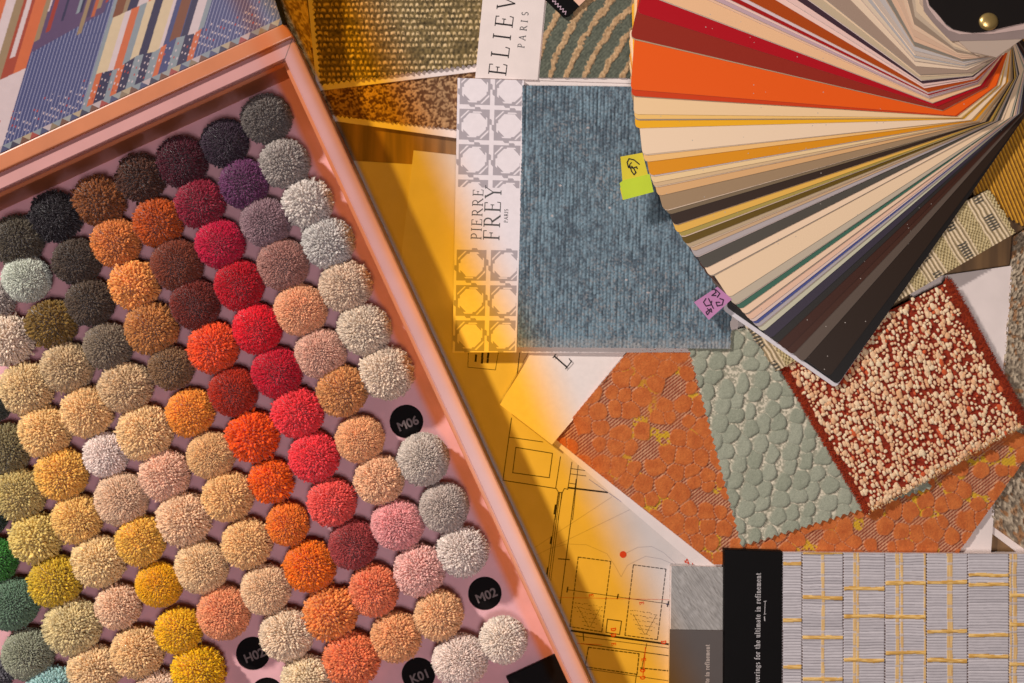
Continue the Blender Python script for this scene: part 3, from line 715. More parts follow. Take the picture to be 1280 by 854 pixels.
bl = thing('label_card', 'small black card with pale handwriting above the curved tuft swatch', 'card', P(715, 0, 0))
prism('card_sheet', [(668, -14), (704.5, 21.5), (711.5, 20), (745, -14)], 0.0098, 0.0118, M_black, bl)
prism('peach_panel', [(703, -14), (724, 7.5), (744, -12)], 0.01182, 0.0121, flat_mat('peach_card', alb('#e0b096', 1.1), .5), bl)
hw = []
for k in range(16):
    t = k / 15; x_, y_ = 683 + 24 * t, -6.5 + 24 * t
    o_ = (1.8 if k % 2 else -1.8) * (1 + .3 * math.sin(k * 3))
    hw.append((x_ - o_ * .7 + 1.2, y_ + o_ * .7 - .8))
ribbons('handwriting', [(hw, 1.0)], 0.01188, flat_mat('lilac_ink', alb('#a98e98'), .6), bl)

# ---- blue swatch book
fb = thing('swatch_book', 'blue ribbed cloth swatch on white board with cane-patterned title strip', 'swatch book', P(740, 270, 0))
prism('board', [(572, 98), (930, 101), (921.5, 440.5), (565.5, 441)], 0.0046, 0.0072, M_card, fb)
WCH, GCH = alb('#dfd2d3', 1.12), alb('#a79b9f', 1.05)
def cane_fn(U, V, W, H, px, py):
    # printed cane webbing: pale octagons and pale straps on grey
    u = np.mod((U - 0.5) / 42.5, 1) - .5; v = np.mod((V + 8.5) / 43.4, 1) - .5
    au, av = np.abs(u), np.abs(v)
    octa = (np.maximum(au, av) < .325) & (au + av < .465)
    strap = (au > .435) | (av > .435)
    cross = (np.maximum(au, av) > .36) & (np.abs(np.abs(u - v) - .5) < .13) & (np.minimum(au, av) < .17) & (u * v < 0)
    thin = (np.abs(np.maximum(au, av) - .35) < .02) & (au + av < .55) & (u * v < .02)
    diag = (np.abs(au + av - .575) < .028) & (u * v > 0) & (np.maximum(au, av) < .40)
    white = octa | (strap & ~cross) | thin | diag
    rgb = np.where(white[..., None], WCH, GCH)
    ttl = (V > 134) & (V < 209)
    rgb = np.where(ttl[..., None], WCH, rgb)
    rgb = np.where((U > W - 2.2)[..., None], WCH, rgb)
    return np.zeros_like(px), rgb
sheet('title_strip', [(572, 97.5), (655, 100.5), (645.5, 440.5), (565.5, 440.5)], 0.0106, 0.0033, .55, cane_fn, M_print, fb)
tr = (0.045, -0.999); tu = (-.999, -.045)
def fit(txt, n):  # total advance
    return sum(glyph(c)[1] for c in txt)
def fitted(txt, org, length, cap, right=tr, up=tu, **k):
    sp = (length / cap - fit(txt, 0)) / max(1, len(txt) - 1)
    return lettering(txt, org, right, up, cap, sp, **k)
ribbons('title', fitted('PIERRE', (601.2, 300), 64, 12.5, tk=.11, tn=.06) + fitted('FREY', (623.6, 301), 68, 19.5, tk=.11, tn=.055), 0.01066, M_greyink, fb)
ribbons('city', fitted('PARIS', (634.3, 278.5), 17, 4.3, tk=.17, tn=.12), 0.01066, M_greyink, fb)
def blue_fn(U, V, W, H, px, py):
    colw = 4.4
    wob = (vnoise(U * 0 + np.floor(U / colw) * 37, V, 26, 41) - .5) * 1.6
    k = np.mod(U + wob, colw) / colw; ci = np.floor((U + wob) / colw)
    rib = np.sin(k * math.pi) ** .8
    loop = np.sin((V + ci * 2.7) * 2 * math.pi / 4.4)
    fade = np.clip(0.75 + .6 * (vnoise(U, V, 45, 42) - .5), .3, 1)
    t = np.clip(.55 * vnoise(U * .9, V * .8, 1.6, 43) + .5 * vnoise(U + ci * 13, V, 9, 44) + .25 * (vnoise(U, V, 30, 49) - .5), 0, 1)
    rgb = blend(alb('#465059'), alb('#70838d'), sstep(.2, .9, t))
    rgb = blend(rgb, alb('#84807f'), sstep(.55, .9, vnoise(U, V, 1.8, 45)) * (.25 + .45 * sstep(.4, .8, vnoise(U, V, 60, 46))))
    rgb = blend(rgb, alb('#2c3840'), sstep(.55, .1, rib) * fade * .95)
    bot = sstep(14, 6, H - V)
    rgb = blend(rgb, alb('#8c8a88'), bot * vnoise(U, V, 2, 47))
    # lint specks
    for (lx, ly) in ((762, 260), (810, 366), (783, 350), (690, 270), (700, 232), (860, 300), (735, 160)):
        m_ = (np.hypot((px - lx) / 1.8, (py - ly) / 1.3) < 1); rgb[m_] = alb('#a09694')
    return 1.6 * rib * (.8 + .2 * loop) * fade + .7 * vnoise(U, V, 2, 48), rgb, (W - U > 2 * vnoise(V, V * 0, 5, 50))
sheet('fabric', [(653, 107), (925, 110), (914, 436), (646.5, 434)], 0.0102, 0.0029, .8, blue_fn, M_cloth, fb)

# ------------------------------------------------------------------ right hand swatches
wc = prism('paper_card', [(1140, 350), (1266, 332), (1238, 700), (1090, 700)], 0.0032, 0.0042, M_card)
tag(wc, 'plain pale pink card behind the red bouclé swatch and the carpet sample', 'card')

def mel_fn(U, V, W, H, px, py):
    n1 = vnoise(U, V, 3.2, 61); n2 = vnoise(U, V, 1.7, 62); n3 = vnoise(U, V, 6, 63)
    rgb = blend(alb('#6d5e4e'), alb('#a8967f'), sstep(.2, .85, n1))
    rgb = blend(rgb, alb('#8c5f38'), sstep(.62, .8, n3) * .8)
    rgb = blend(rgb, alb('#4a3d33'), sstep(.35, .1, n2) * .6)
    return 3.2 * n1 + 1.6 * n2, rgb
cp = thing('carpet_sample', 'grey and tan bouclé carpet sample at the right edge, white backed', 'carpet sample', P(1270, 500, 0))
prism('backing', [(1268, 296), (1330, 255), (1330, 735), (1236, 664)], 0.0004, 0.0026, M_card, cp)
sheet('pile', [(1266, 296), (1330, 255), (1330, 722), (1238, 656)], 0.003, 0.001, .9, mel_fn, M_cloth, cp)

# orange jacquard
JP = [(693, 548), (786, 437), (1000, 420), (1290, 548), (1281, 575), (1192, 700), (893, 706)]
g = np.random.default_rng(77)
def jac_pts():
    pts = []
    for r_ in range(-2, 24):
        for c_ in range(-2, 30):
            a, b_ = c_ * 24 + (r_ % 2) * 12 + g.normal(0, 4.2), r_ * 22 + g.normal(0, 3.8)
            pts.append((660 + a * .93 - b_ * .12, 400 + b_ * .95 + a * .10))
    return np.array(pts)
JPT = jac_pts(); JR = g.uniform(.75, 1.35, len(JPT))
def f1f2(px, py, pts, wts=None):
    f1 = np.full(px.shape, 1e9); f2 = np.full(px.shape, 1e9); id1 = np.zeros(px.shape, int)
    x0, x1, y0, y1 = px.min() - 40, px.max() + 40, py.min() - 40, py.max() + 40
    for i, (x, y) in enumerate(pts):
        if not (x0 < x < x1 and y0 < y < y1): continue
        sel = None
        d = np.hypot(px - x, py - y)
        if wts is not None: d = d / wts[i]
        n_ = d < f1
        f2 = np.where(n_, f1, np.minimum(f2, d)); id1 = np.where(n_, i, id1); f1 = np.where(n_, d, f1)
    return f1, f2, id1
def jac_fn(U, V, W, H, px, py):
    wx = px + 3 * (vnoise(px, py, 9, 71) - .5); wy = py + 3 * (vnoise(px, py, 9, 72) - .5)
    f1, f2, i1 = f1f2(wx, wy, JPT, JR)
    worn = sstep(.45, .75, vnoise(px, py, 55, 73))
    rr = 10.2 + 3.0 * (vnoise(px, py, 8, 70) - .5) + 3.4 * worn
    cell = sstep(.2, 1.6, f2 - f1) * sstep(rr + 1.2, rr - .8, f1)
    cell = np.maximum(cell, .55 * worn)
    dens = np.mod(np.sin(i1 * 12.9898) * 43758.5453, 1)
    cell *= np.where(dens < .10, 0, 1)
    dg = np.mod(px * .62 + py * .78, 3.4) / 3.4
    stripe = np.where(dg < .5, 1.0, 0.0)
    ground = blend(alb('#7a3018'), alb('#c2906c'), stripe * (.5 + .5 * vnoise(px, py, 5, 74)))
    yel = sstep(.69, .76, vnoise(px, py, 16, 75)) * (vnoise(px, py, 2.6, 76) > .42)
    ground = blend(ground, alb('#b58a1c'), yel * 1.0)
    vel = blend(alb('#9f4a1c'), alb('#bd682f'), vnoise(px, py, 7, 77) * .6 + .4 * vnoise(px, py, 1.6, 78))
    return 1.6 * np.sqrt(np.clip(cell, 0, 1)) + .45 * (dg < .5) * (1 - cell) + .5 * vnoise(px, py, 1.6, 79), blend(ground, vel, cell)
jq = thing('fabric_swatch', 'large orange jacquard swatch with raised pebble velvet on white card, under the others', 'fabric swatch', P(950, 580, 0))
prism('backing_card', [(688, 551), (700, 540), (1000, 430), (1240, 520), (1180, 708), (880, 716)], 0.0024 + .0019, 0.0054, M_card, jq)
sheet('fabric', [(690, 417), (1295, 417), (1295, 708), (690, 708)], 0.0062, 0.0010, .85, jac_fn, M_velvet, jq, JP)

# green scale cloth
GP = []
for r_ in range(-1, 18):
    for c_ in range(-1, 14):
        a, b_ = c_ * 22.5 + (r_ % 2) * 11.2 + g.normal(0, 1.7), r_ * 19 + g.normal(0, 1.6)
        GP.append((840 + a * .95 + b_ * .30, 425 - a * .26 + b_ * .95))
GP = np.array(GP); GRD = g.uniform(10.4, 13.4, len(GP)); GAX = g.uniform(.86, 1.18, len(GP))
GORD = [i_ for i_ in np.argsort(-(GP[:, 0] * .9 + GP[:, 1] * .35)) if g.random() > .03]
def scale_fn(U, V, W, H, px, py):
    wx = px + 4.0 * (vnoise(px, py, 9, 81) - .5); wy = py + 4.0 * (vnoise(px, py, 9, 82) - .5)
    dome = np.zeros(px.shape); i1 = np.zeros(px.shape, int)
    for i_ in GORD:                          # scales overlap: the later one lies on top
        gx, gy = GP[i_]; dx_ = (wx - gx) * GAX[i_] ; dy_ = (wy - gy) / GAX[i_]
        dd = np.hypot(dx_, dy_) / GRD[i_]
        m_ = dd < 1
        dome = np.where(m_, np.clip(1 - dd ** 5, 0, 1) ** .5 * np.clip(.48 + .5 * (dx_ * .92 + dy_ * .36) / GRD[i_], 0.02, 1), dome); i1 = np.where(m_, i_, i1)
    gap = 1 - sstep(.04, .30, dome)
    rnd = np.mod(np.sin(i1 * 7.13) * 9631.7, 1)
    rgb = blend(alb('#7d7f6d'), alb('#90907e'), rnd * .6 + vnoise(px, py, 2, 83) * .4)
    gl = blend(alb('#8a8471'), alb('#c6b9a3'), sstep(.3, .75, vnoise(px, py, 1.8, 84)))
    rgb = blend(rgb, gl, gap * .9)
    d2, a2 = seg(px, py, (926, 686), (1167, 612))
    m_ = pink_edge((686 - (px - 926) * .307) - py, a2, 9, 4.5) & pink_edge(px - (860 + (py - 441) * .268), py, 9, 3.0) & pink_edge((1098 + (py - 380) * .294) - px, py, 9, 4)
    return 3.6 * dome + .5 * vnoise(px, py, 1.8, 85), rgb, m_
gs = sheet('fabric_swatch', [(855, 425), (1105, 375), (1172, 620), (918, 697)], 0.0076, 0.0012, .85, scale_fn, M_velvet)
tag(gs, 'grey green embossed fish-scale velvet swatch with zigzag edges', 'fabric swatch')

# red bouclé with cream nubs
bc = thing('fabric_swatch', 'red bouclé swatch covered in cream nubs with red fringed edges', 'fabric swatch', P(1130, 500, 0))
BC = [(975, 457), (1185, 352), (1282, 529), (1084, 642)]
BZ = 0.0112
def red_fn(U, V, W, H, px, py):
    a = vnoise(U, V, 2.5, 91)
    return 1.2 * a, blend(alb('#5e1609'), alb('#8f2c14'), a)
sheet('ground_cloth', BC, BZ, 0.002, 1.2, red_fn, M_cloth, bc)
def quad_pt(c, u, v, z):
    p = [P(x, y, z) for x, y in c]
    return p[0] * (1 - u) * (1 - v) + p[1] * u * (1 - v) + p[2] * u * v + p[3] * (1 - u) * v
bm = bmesh.new(); bmesh.ops.create_icosphere(bm, subdivisions=2, radius=1)
IV = np.array([v.co[:] for v in bm.verts]); IF = np.array([[v.index for v in f.verts] for f in bm.faces]); bm.free()
e1 = P(*BC[1]) - P(*BC[0]); e1 /= np.linalg.norm(e1); e2 = np.array([e1[1], -e1[0], 0])
V_, F_, Cc = [], [], []
nr, nc = 36, 50
for r_ in range(nr):
    for c_ in range(nc):
        if g.random() < .05 + .12 * (math.sin(c_ * .9 + r_ * .35) > .6): continue
        u = (c_ + .5 + g.normal(0, .24) + (r_ % 2) * .5) / nc; v = (r_ + .5 + g.normal(0, .24)) / nr
        if not (.025 < u < .975 and 0.0 < v < 1.0): continue
        o_ = quad_pt(BC, u, v, BZ)
        big = g.random()
        ru = g.uniform(1.25, 2.5) * (1.0 if big < .8 else 1.5); rv = ru * g.uniform(.8, 2.0) * (1 if big < .8 else .85)
        if v > .955: ru *= 1.15; rv *= 1.2
        ax = e1 * ru * S; ay = e2 * rv * S; az = np.array([0, 0, 1]) * g.uniform(1.7, 2.6) * S
        wob = 1 + g.normal(0, .08, len(IV))[:, None]
        Iv = np.sign(IV) * np.abs(IV) ** .8
        pts = o_ + np.array([0, 0, .0008]) + (Iv[:, :1] * ax + Iv[:, 1:2] * ay + Iv[:, 2:] * az) * wob
        F_.append(IF + len(V_) * len(IV)); V_.append(pts)
        t = g.random(); col = blend(alb('#c9946a'), alb('#edd3ae'), np.array(t)) if t > .03 else alb('#b8502a')
        Cc.append(np.repeat(col.reshape(1, 3), len(IV), 0))
mesh_from('nubs', np.concatenate(V_), np.concatenate(F_), M_cloth, bc, np.concatenate(Cc), True)
def fringe(name, a, b_, out, z, n, length, cols, parent, w=.5):
    V, F, Cl = [], [], []
    A, B = np.array(a, float), np.array(b_, float)
    out = np.array(out, float)
    for k in range(n):
        t = g.random(); s_ = A + (B - A) * t - out * g.uniform(0, 7)
        d_ = out * g.uniform(.5, 1.0) * length + (B - A) / np.linalg.norm(B - A) * g.normal(0, length * .45)
        z0 = z + g.uniform(0, .0012); z1 = z - g.uniform(-.0006, .0012)
        m_ = s_ + d_ * .55 + g.normal(0, .6, 2)
        nrm = np.array([-d_[1], d_[0]]) / (np.linalg.norm(d_) + 1e-6) * w
        b0 = len(V)
        zm = max(z0, z1) + g.uniform(.0002, .0009)
        V += [P(*(s_ + nrm), z0), P(*(s_ - nrm), z0), P(*(m_ + nrm), zm), P(*(m_ - nrm), zm), P(*(s_ + d_), z1)]
        F += [(b0, b0 + 1, b0 + 3), (b0, b0 + 3, b0 + 2), (b0 + 2, b0 + 3, b0 + 4)]
        c_ = blend(cols[0], cols[1], np.array(g.random())); Cl += [c_] * 5
    return mesh_from(name, np.array(V), np.array(F), M_cloth, parent, np.array(Cl))
RC = (alb('#641706'), alb('#943010'))
fringe('fringe', BC[1], BC[2], (.875, -.48), BZ + .0004, 2200, 10, RC, bc, .45)
fringe('fringe', BC[0], BC[3], (-.86, .50), BZ + .0002, 1700, 6, RC, bc, .45)
fringe('fringe', BC[3], BC[2], (.5, .86), BZ - .0004, 700, 4.5, (alb('#c98a4a'), alb('#e8cfa4')), bc, .6)

# woven beige and black strip below the fan
def wov_fn(U, V, W, H, px, py):
    U2 = U + 2 * (vnoise(U, V, 10, 105) - .5); V2 = V + 2 * (vnoise(U, V, 10, 106) - .5)
    w1 = np.sin(U2 * 2 * math.pi / 4.6 + np.floor(V2 / 2.9) * math.pi)
    base = blend(alb('#7d6a45'), alb('#c2ae82'), np.clip(.5 + .35 * w1 + .5 * (vnoise(U, V, 2, 101) - .5), 0, 1))
    zu = np.mod(U2 - 18, 46)
    zone = sstep(16, 19, zu) * sstep(46, 43, zu)
    floatv = np.sin(U2 * 2 * math.pi / 5.2)
    base = blend(base, blend(alb('#7f6c4c'), alb('#cdb696'), sstep(-.8, .3, floatv)), zone)
    bs = (zu > 27) & (zu < 38) & (np.mod(V2 + np.floor((U2 - 18) / 46) * 17, 44) < 25) & (np.sin(V2 * 2 * math.pi / 4.0) > -.35)
    rgb = np.where(bs[..., None], alb('#4a443b'), base)
    h = 2.0 * (zone * (.5 + .5 * floatv) + (1 - zone) * (.5 + .5 * w1)) + .5 * vnoise(U, V, 1.8, 102)
    m_ = (W - U > 3 * vnoise(V, V * 0, 3, 103)) & (U > 3 * vnoise(V, V * 0, 3, 104))
    return h, rgb, m_
wv = sheet('fabric_swatch', [(923, 396), (1238, 236), (1271, 290), (968, 466)], 0.0142, 0.002, .8, wov_fn, M_cloth)
tag(wv, 'woven beige strip with black stitched blocks, half hidden under the paint fan', 'fabric swatch')

def mus_fn(U, V, W, H, px, py):
    k = np.sin((px * .86 - py * .35) * 2 * math.pi / 4.2)
    rgb = blend(alb('#6b430f'), alb('#c08a26'), np.clip(.5 + .5 * k, 0, 1))
    rgb = rgb * (.85 + .3 * vnoise(px, py, 3, 111))[..., None]
    d2, a2 = seg(px, py, (1236, 262), (1300, 296))
    return 1.2 * k, rgb, pink_edge(262 + (px - 1236) * .53 - py, a2, 7, 4)
mu_ = sheet('fabric_swatch', [(1176, 120), (1310, 20), (1310, 300), (1225, 262)], 0.0100, 0.002, .8, mus_fn, M_cloth)
tag(mu_, 'mustard ribbed corduroy swatch with zigzag edge, right of the paint fan', 'fabric swatch')

# ------------------------------------------------------------------ paint fan deck
FZ0 = 0.0165; FT = 0.00031
BANDS = [  # point on the lower edge of each card, its colour; from the top card downwards
 (1156, 8, '#b09a8a'), (1153.5, 8, '#a08a7a'), (1151, 4, '#c2a890'), (1149, 4, '#b59c86'), (1144, 0, '#cdb294'), (1140, 0, '#b59f88'), (1134, 0, '#8f7a68'), (1129, 0, '#cfae92'), (1121, 0, '#c5a288'), (1114, 0, '#cda68a'),
 (1108, 0, '#7d7468'), (1099, 0, '#b3a8a2'), (1091, 0, '#b9a596'), (1084, 0, '#a8a09c'), (1077, 0, '#cdb59c'), (1063, 0, '#d8bda2'), (1034, 0, '#99806f'), (1028, 0, '#d5b898'), (1011, 0, '#b7a184'), (996, 0, '#3c2730'), (983, 0, '#d9b3a8'), (969, 0, '#e0b9ac'),
 (935, 0, '#a1400f'), (925, 0, '#cbb2b4'), (913, 0, '#981312'), (905, 0, '#d9b6aa'), (893, 0, '#b5959a'), (884, 0, '#d8ad90'), (827, 0, '#deae84'), (796, 16, '#a50a18'), (788, 47, '#8b2618'), (788, 112, '#dd5512'), (789, 120, '#c23a12'),
 (792, 143, '#e6c092'), (793, 149, '#e9b86a'), (794, 160.5, '#e6a51e'), (803, 193.5, '#efcfae'), (805.5, 203, '#e9b673'), (812, 220, '#d28614'), (815, 229, '#dfbd8c'), (817, 234, '#c9a77e'), (822, 245.5, '#cf9f6c'), (829.4, 263.5, '#967a5c'), (835, 269, '#736049'), (842, 282, '#33231a'),
 (846, 292, '#d9a64a'), (850.6, 296.5, '#a08a44'), (856, 306, '#5e470f'), (860, 310, '#b19878'), (865.5, 315, '#bd9a76'), (868.6, 322, '#a79a98'), (880, 336.5, '#4c463e'), (887, 346, '#e3c3a4'), (911, 372.5, '#dfbf9c'), (918, 382, '#b3a38e'), (925, 387.6, '#3a604f'), (931, 394, '#e0bd9f'), (937.6, 401, '#d8ae94'), (941, 404, '#cdb2a6'), (944, 406.5, '#434a80'), (947, 410, '#a59a9c'), (953, 415.5, '#b9b29a'), (963, 424, '#38303c'), (971, 430, '#2b2724'), (982, 438, '#3d2016'), (990, 444, '#412419'), (1003.5, 453, '#594a40'), (1036.5, 471.6, '#2b1d14'),
]
_r = random.Random(21); _b = []
for k_, (x_, y_, c_) in enumerate(BANDS):
    _b.append((x_, y_, c_))
    if 10 <= k_ < 62 and k_ % 2 == 0:       # a sliver of the next card shows below
        x2, y2, c2 = BANDS[k_ + 1]; f_ = _r.uniform(1.0, 1.9) / (math.hypot(x2 - x_, y2 - y_) + 1e-6)
        if f_ < .45: _b.append((x_ + (x2 - x_) * f_, y_ + (y2 - y_) * f_, _r.choice(['#d3b79c', '#b9a394', '#e0c4a8', '#9a8878', '#c7b2aa', '#ac8f74'])))
BANDS = _b; NSRC = [k_ for k_, b_ in enumerate(BANDS) if b_[2] == '#a50a18'][0]
NB = len(BANDS)
ztop = FZ0 + (NB + 2) * FT
PV = P(1236, 27, ztop + .001)
fan = thing('paint_fan_deck', 'paint colour fan deck spread open, black covers and brass rivet', 'colour fan deck', (PV[0], PV[1], 0))
NOFF = 109 * S; LEN = 449 * S
def strip_mesh(name, length, noff, wid, th, mats, corner=5 * S):
    out = [(length, noff - corner), (length - corner * .3, noff - corner * .3), (length - corner, noff), (22 * S, noff), (-24 * S, noff - 40 * S), (-39 * S, 12 * S), (-38 * S, -20 * S), (-10 * S, -44 * S), (length - corner, noff - wid), (length - corner * .3, noff - wid + corner * .3), (length, noff - wid + corner)]
    # a = outward, n = lower side; x = a, y = n  (mirrored to world with the rotation below)
    n = len(out)
    V = [(a, -c, 0) for a, c in out] + [(a, -c, th) for a, c in out]
    F = [tuple(range(n))[::1], tuple(range(n, 2 * n))[::-1]] + [(k, k + n, (k + 1) % n + n, (k + 1) % n) for k in range(n)]
    me = bpy.data.meshes.new(name); me.from_pydata(V, [], F); me.update()
    for m_ in mats: me.materials.append(m_)
    for p in me.polygons: p.material_index = 0 if p.index < 2 else (1 if len(mats) > 1 else 0)
    bm = bmesh.new(); bm.from_mesh(me); bmesh.ops.recalc_face_normals(bm, faces=bm.faces); bm.to_mesh(me); bm.free()
    return me
def theta_for(Q, z, noff):
    q = P(Q[0], Q[1], z); dx, dy = q[0] - PV[0], q[1] - PV[1]
    rho = math.hypot(dx, dy)
    return math.atan2(dy, dx) - math.asin(min(1, noff / rho))     # world angle of the card's axis
def place_strip(me, name, Q, z, noff, col=None):
    th = theta_for(Q, z, noff)
    o = bpy.data.objects.new(name, me); COL.objects.link(o); o.parent = fan
    o.location = (0, 0, z)
    # mesh: +x outward, lower side is -y ; lower side in the world is to the left of the outward axis -> flip
    o.rotation_euler = (math.pi, 0, th)
    o.location.z = z + FT * .86
    if col is not None: o.color = (*[float(v) for v in col], 1)
    return o
fr = random.Random(9)
for k, (x, y, c) in enumerate(BANDS):
    z = FZ0 + (NB - 1 - k) * FT
    no = float(np.interp(k, (0, 4, 12, 24, NSRC + 2, NB - 1), (78, 82, 88, 99, 109, 113))) * S
    q_ = P(x, y, z); ln = math.sqrt(max((q_[0] - PV[0]) ** 2 + (q_[1] - PV[1]) ** 2 - no ** 2, 1e-6)) if k >= NSRC else 417 * S
    place_strip(strip_mesh('paint_card', ln, no, 152 * S, FT * .86, [M_strip, M_core]), 'paint_card', (x, y), z, no, alb(c, 1.15))
q_ = P(1047, 481, FZ0); LEN = math.sqrt((q_[0] - PV[0]) ** 2 + (q_[1] - PV[1]) ** 2 - (NOFF + 3 * S) ** 2)
BB = strip_mesh('back_board', LEN + 5 * S, NOFF + 2 * S, 170 * S, FT * 2.2, [flat_mat('white_board', alb('#cfc6c8', 1.1), .6)])
CB = strip_mesh('back_cover', LEN, NOFF + 3 * S, 168 * S, FT * .86, [M_strip])
o = place_strip(CB, 'back_cover', (1047, 481), FZ0 - FT * 1.1, NOFF + 3 * S, (0.012, 0.009, 0.008)); 
o = place_strip(BB, 'back_board', (1046, 483), FZ0 - FT * 3.6, NOFF + 2 * S)
# front cover, black with a wavy lower edge, and the two smoky sheets under it
def cover(name, pts, z0, z1, mat, par): return prism(name, pts, z0, z1, mat, par, 0.0002)
fc_pts = [(1150, -60), (1159, -4), (1162, 7), (1169, 14), (1176, 22), (1183, 31), (1191, 36.5), (1202, 39), (1216, 41), (1230, 40), (1242, 37.5), (1258, 33.5), (1300, 24), (1310, -60)]
M_smoke = flat_mat('taupe_sheet', alb('#8e7a74', 1.1), .4)
M_smoke2 = flat_mat('pinkish_sheet', alb('#bfa39a', 1.1), .4)
cover('page', [(1140, -60), (1153.5, 0), (1155, 14), (1166, 28), (1180, 43), (1189, 51.5), (1240, 50.5), (1310, 47), (1320, -60)], FZ0 + NB * FT, FZ0 + (NB + .6) * FT, M_smoke, fan)
cover('page', [(1142, -60), (1157.5, 0), (1160, 9), (1171, 24), (1186, 38), (1200, 43), (1240, 42.5), (1310, 33), (1320, -60)], FZ0 + (NB + .8) * FT, FZ0 + (NB + 1.4) * FT, M_smoke2, fan)
cover('front_cover', fc_pts, FZ0 + (NB + 1.6) * FT, ztop + .0006, flat_mat('black_plastic', (0.012, 0.009, 0.008), .3, .5), fan)
bm = bmesh.new(); bmesh.ops.create_uvsphere(bm, u_segments=32, v_segments=16, radius=1)
for v in bm.verts:
    v.co = Vector((PV[0] + v.co.x * 11.5 * S, PV[1] + v.co.y * 10.5 * S, ztop + .0006 + max(v.co.z, -.2) * .0024))
me = bpy.data.meshes.new('rivet'); bm.to_mesh(me); bm.free(); me.materials.append(M_gold)
for p in me.polygons: p.use_smooth = True
rv = bpy.data.objects.new('rivet', me); COL.objects.link(rv); rv.parent = fan; rv.matrix_parent_inverse = fan.matrix_basis.inverted()

# sticky index tabs
def tab(label, polys, z, strokes, ink):
    t = thing('index_tab', label, 'sticky tab', P(*polys[0][0][0], z), 'handwritten sticky tabs on the paint fan')
    for nm, (pl_, col), dz in zip(('flap', 'band'), polys, (0, .00012)):
        prism(nm, pl_, z + dz, z + dz + .0001, flat_mat('tab_' + nm, col, .45, .3), t)
    ribbons('handwriting', strokes, z + .0003, ink, t)
    return t
zb = FZ0 + (NB - 1 - [k_ for k_, b_ in enumerate(BANDS) if b_[2] == '#d28614'][0]) * FT - FT * .08
scr = lambda pts, w=1.5: ([(780 + x / 6.375, 120 + y / 6.375) for x, y in pts], w)
tab('yellow and neon green sticky tab with scribbled black handwriting', [([(775.5, 196), (803, 191), (815.5, 240), (778.5, 250), (775, 236), (778, 226)], alb('#d3bd2c', 1.1)), ([(774.5, 229), (779, 225.5), (812, 217.5), (817, 240), (779.5, 250)], alb('#b9c92a', 1.1))], zb,
    [scr([(40, 500), (25, 530), (35, 570), (75, 575), (100, 565), (105, 580)]), scr([(40, 500), (80, 510), (122, 545)]), scr([(45, 555), (60, 600), (80, 628), (95, 610), (75, 575), (60, 560)]), scr([(35, 570), (50, 540), (60, 530)], 1.2)], M_ink)
zb2 = FZ0 + (NB - 1 - [k_ for k_, b_ in enumerate(BANDS) if b_[2] == '#dfbf9c'][0]) * FT - FT * .08
s2 = lambda pts, w=1.4: ([(540 + x / 3.1975, 220 + y / 3.1975) for x, y in pts], w)
tab('pink sticky tab with dark handwritten digits', [([(867.5, 378), (897, 358.5), (915, 374), (886, 400)], alb('#b878a4', 1.1))], zb2,
    [s2([(1120, 455), (1130, 452), (1135, 465), (1118, 478), (1135, 478)]), s2([(1135, 455), (1150, 470), (1140, 485)]), s2([(1150, 490), (1165, 495), (1160, 515), (1140, 520), (1135, 505), (1150, 505)]), s2([(1095, 490), (1085, 505), (1095, 520), (1115, 515), (1118, 500)]), s2([(1100, 530), (1112, 540), (1100, 555), (1095, 545), (1115, 530), (1118, 545)]), s2([(1105, 490), (1125, 530)])], flat_mat('purple_ink', (0.03, 0.008, 0.03), .7))

# ------------------------------------------------------------------ wallcovering books bottom right
wb = thing('wallcovering_book', 'open wallcovering book with black lettered spine and woven grey and yellow page', 'sample book', P(1080, 770, 0))
prism('page_block', [(976, 691), (1340, 694), (1340, 960), (976, 960)], 0.0008, 0.0128, M_card, wb, 0)
prism('spine_strip', [(905.5, 687), (978, 689.5), (976.5, 960), (904.5, 960)], 0.0008, 0.0150, M_black, wb, 0.0005)
ribbons('lettering', fitted('verings for the ultimate in refinement', (949.3, 853.5), 137, 6.6, (0.012, -1), (-1, -0.012), tk=.16, tn=.09) + fitted('co', (949.1, 861.5), 6.5, 6.6, (0.012, -1), (-1, -0.012), tk=.16, tn=.09), 0.01506, M_white_text, wb)
ribbons('emblem', [([(956, 776), (955.5, 771)], 1.2), ([(955.8, 768), (956.5, 752)], .7), ([(954.6, 752), (958, 751.5)], .7), ([(954.6, 768), (957.5, 767.5)], .6)], 0.01506, M_white_text, wb)
COLX = [978, 1002.5, 1054, 1106, 1158, 1209.5, 1261, 1313]
HB = {0: (704, 776, 833), 1: (690.5, 746.6, 797, 848.6), 2: (736, 770, 825), 3: (729, 770.5, 816), 4: (727.5, 788.6, 825.6), 5: (719, 731, 794, 820), 6: (744, 780, 830)}
VB = ((1028.5, 4), (1068, 4), (1072, 3), (1121.5, 4.5), (1127, 3.5), (1156, 3), (1187, 7), (1263, 3), (1268.5, 5))
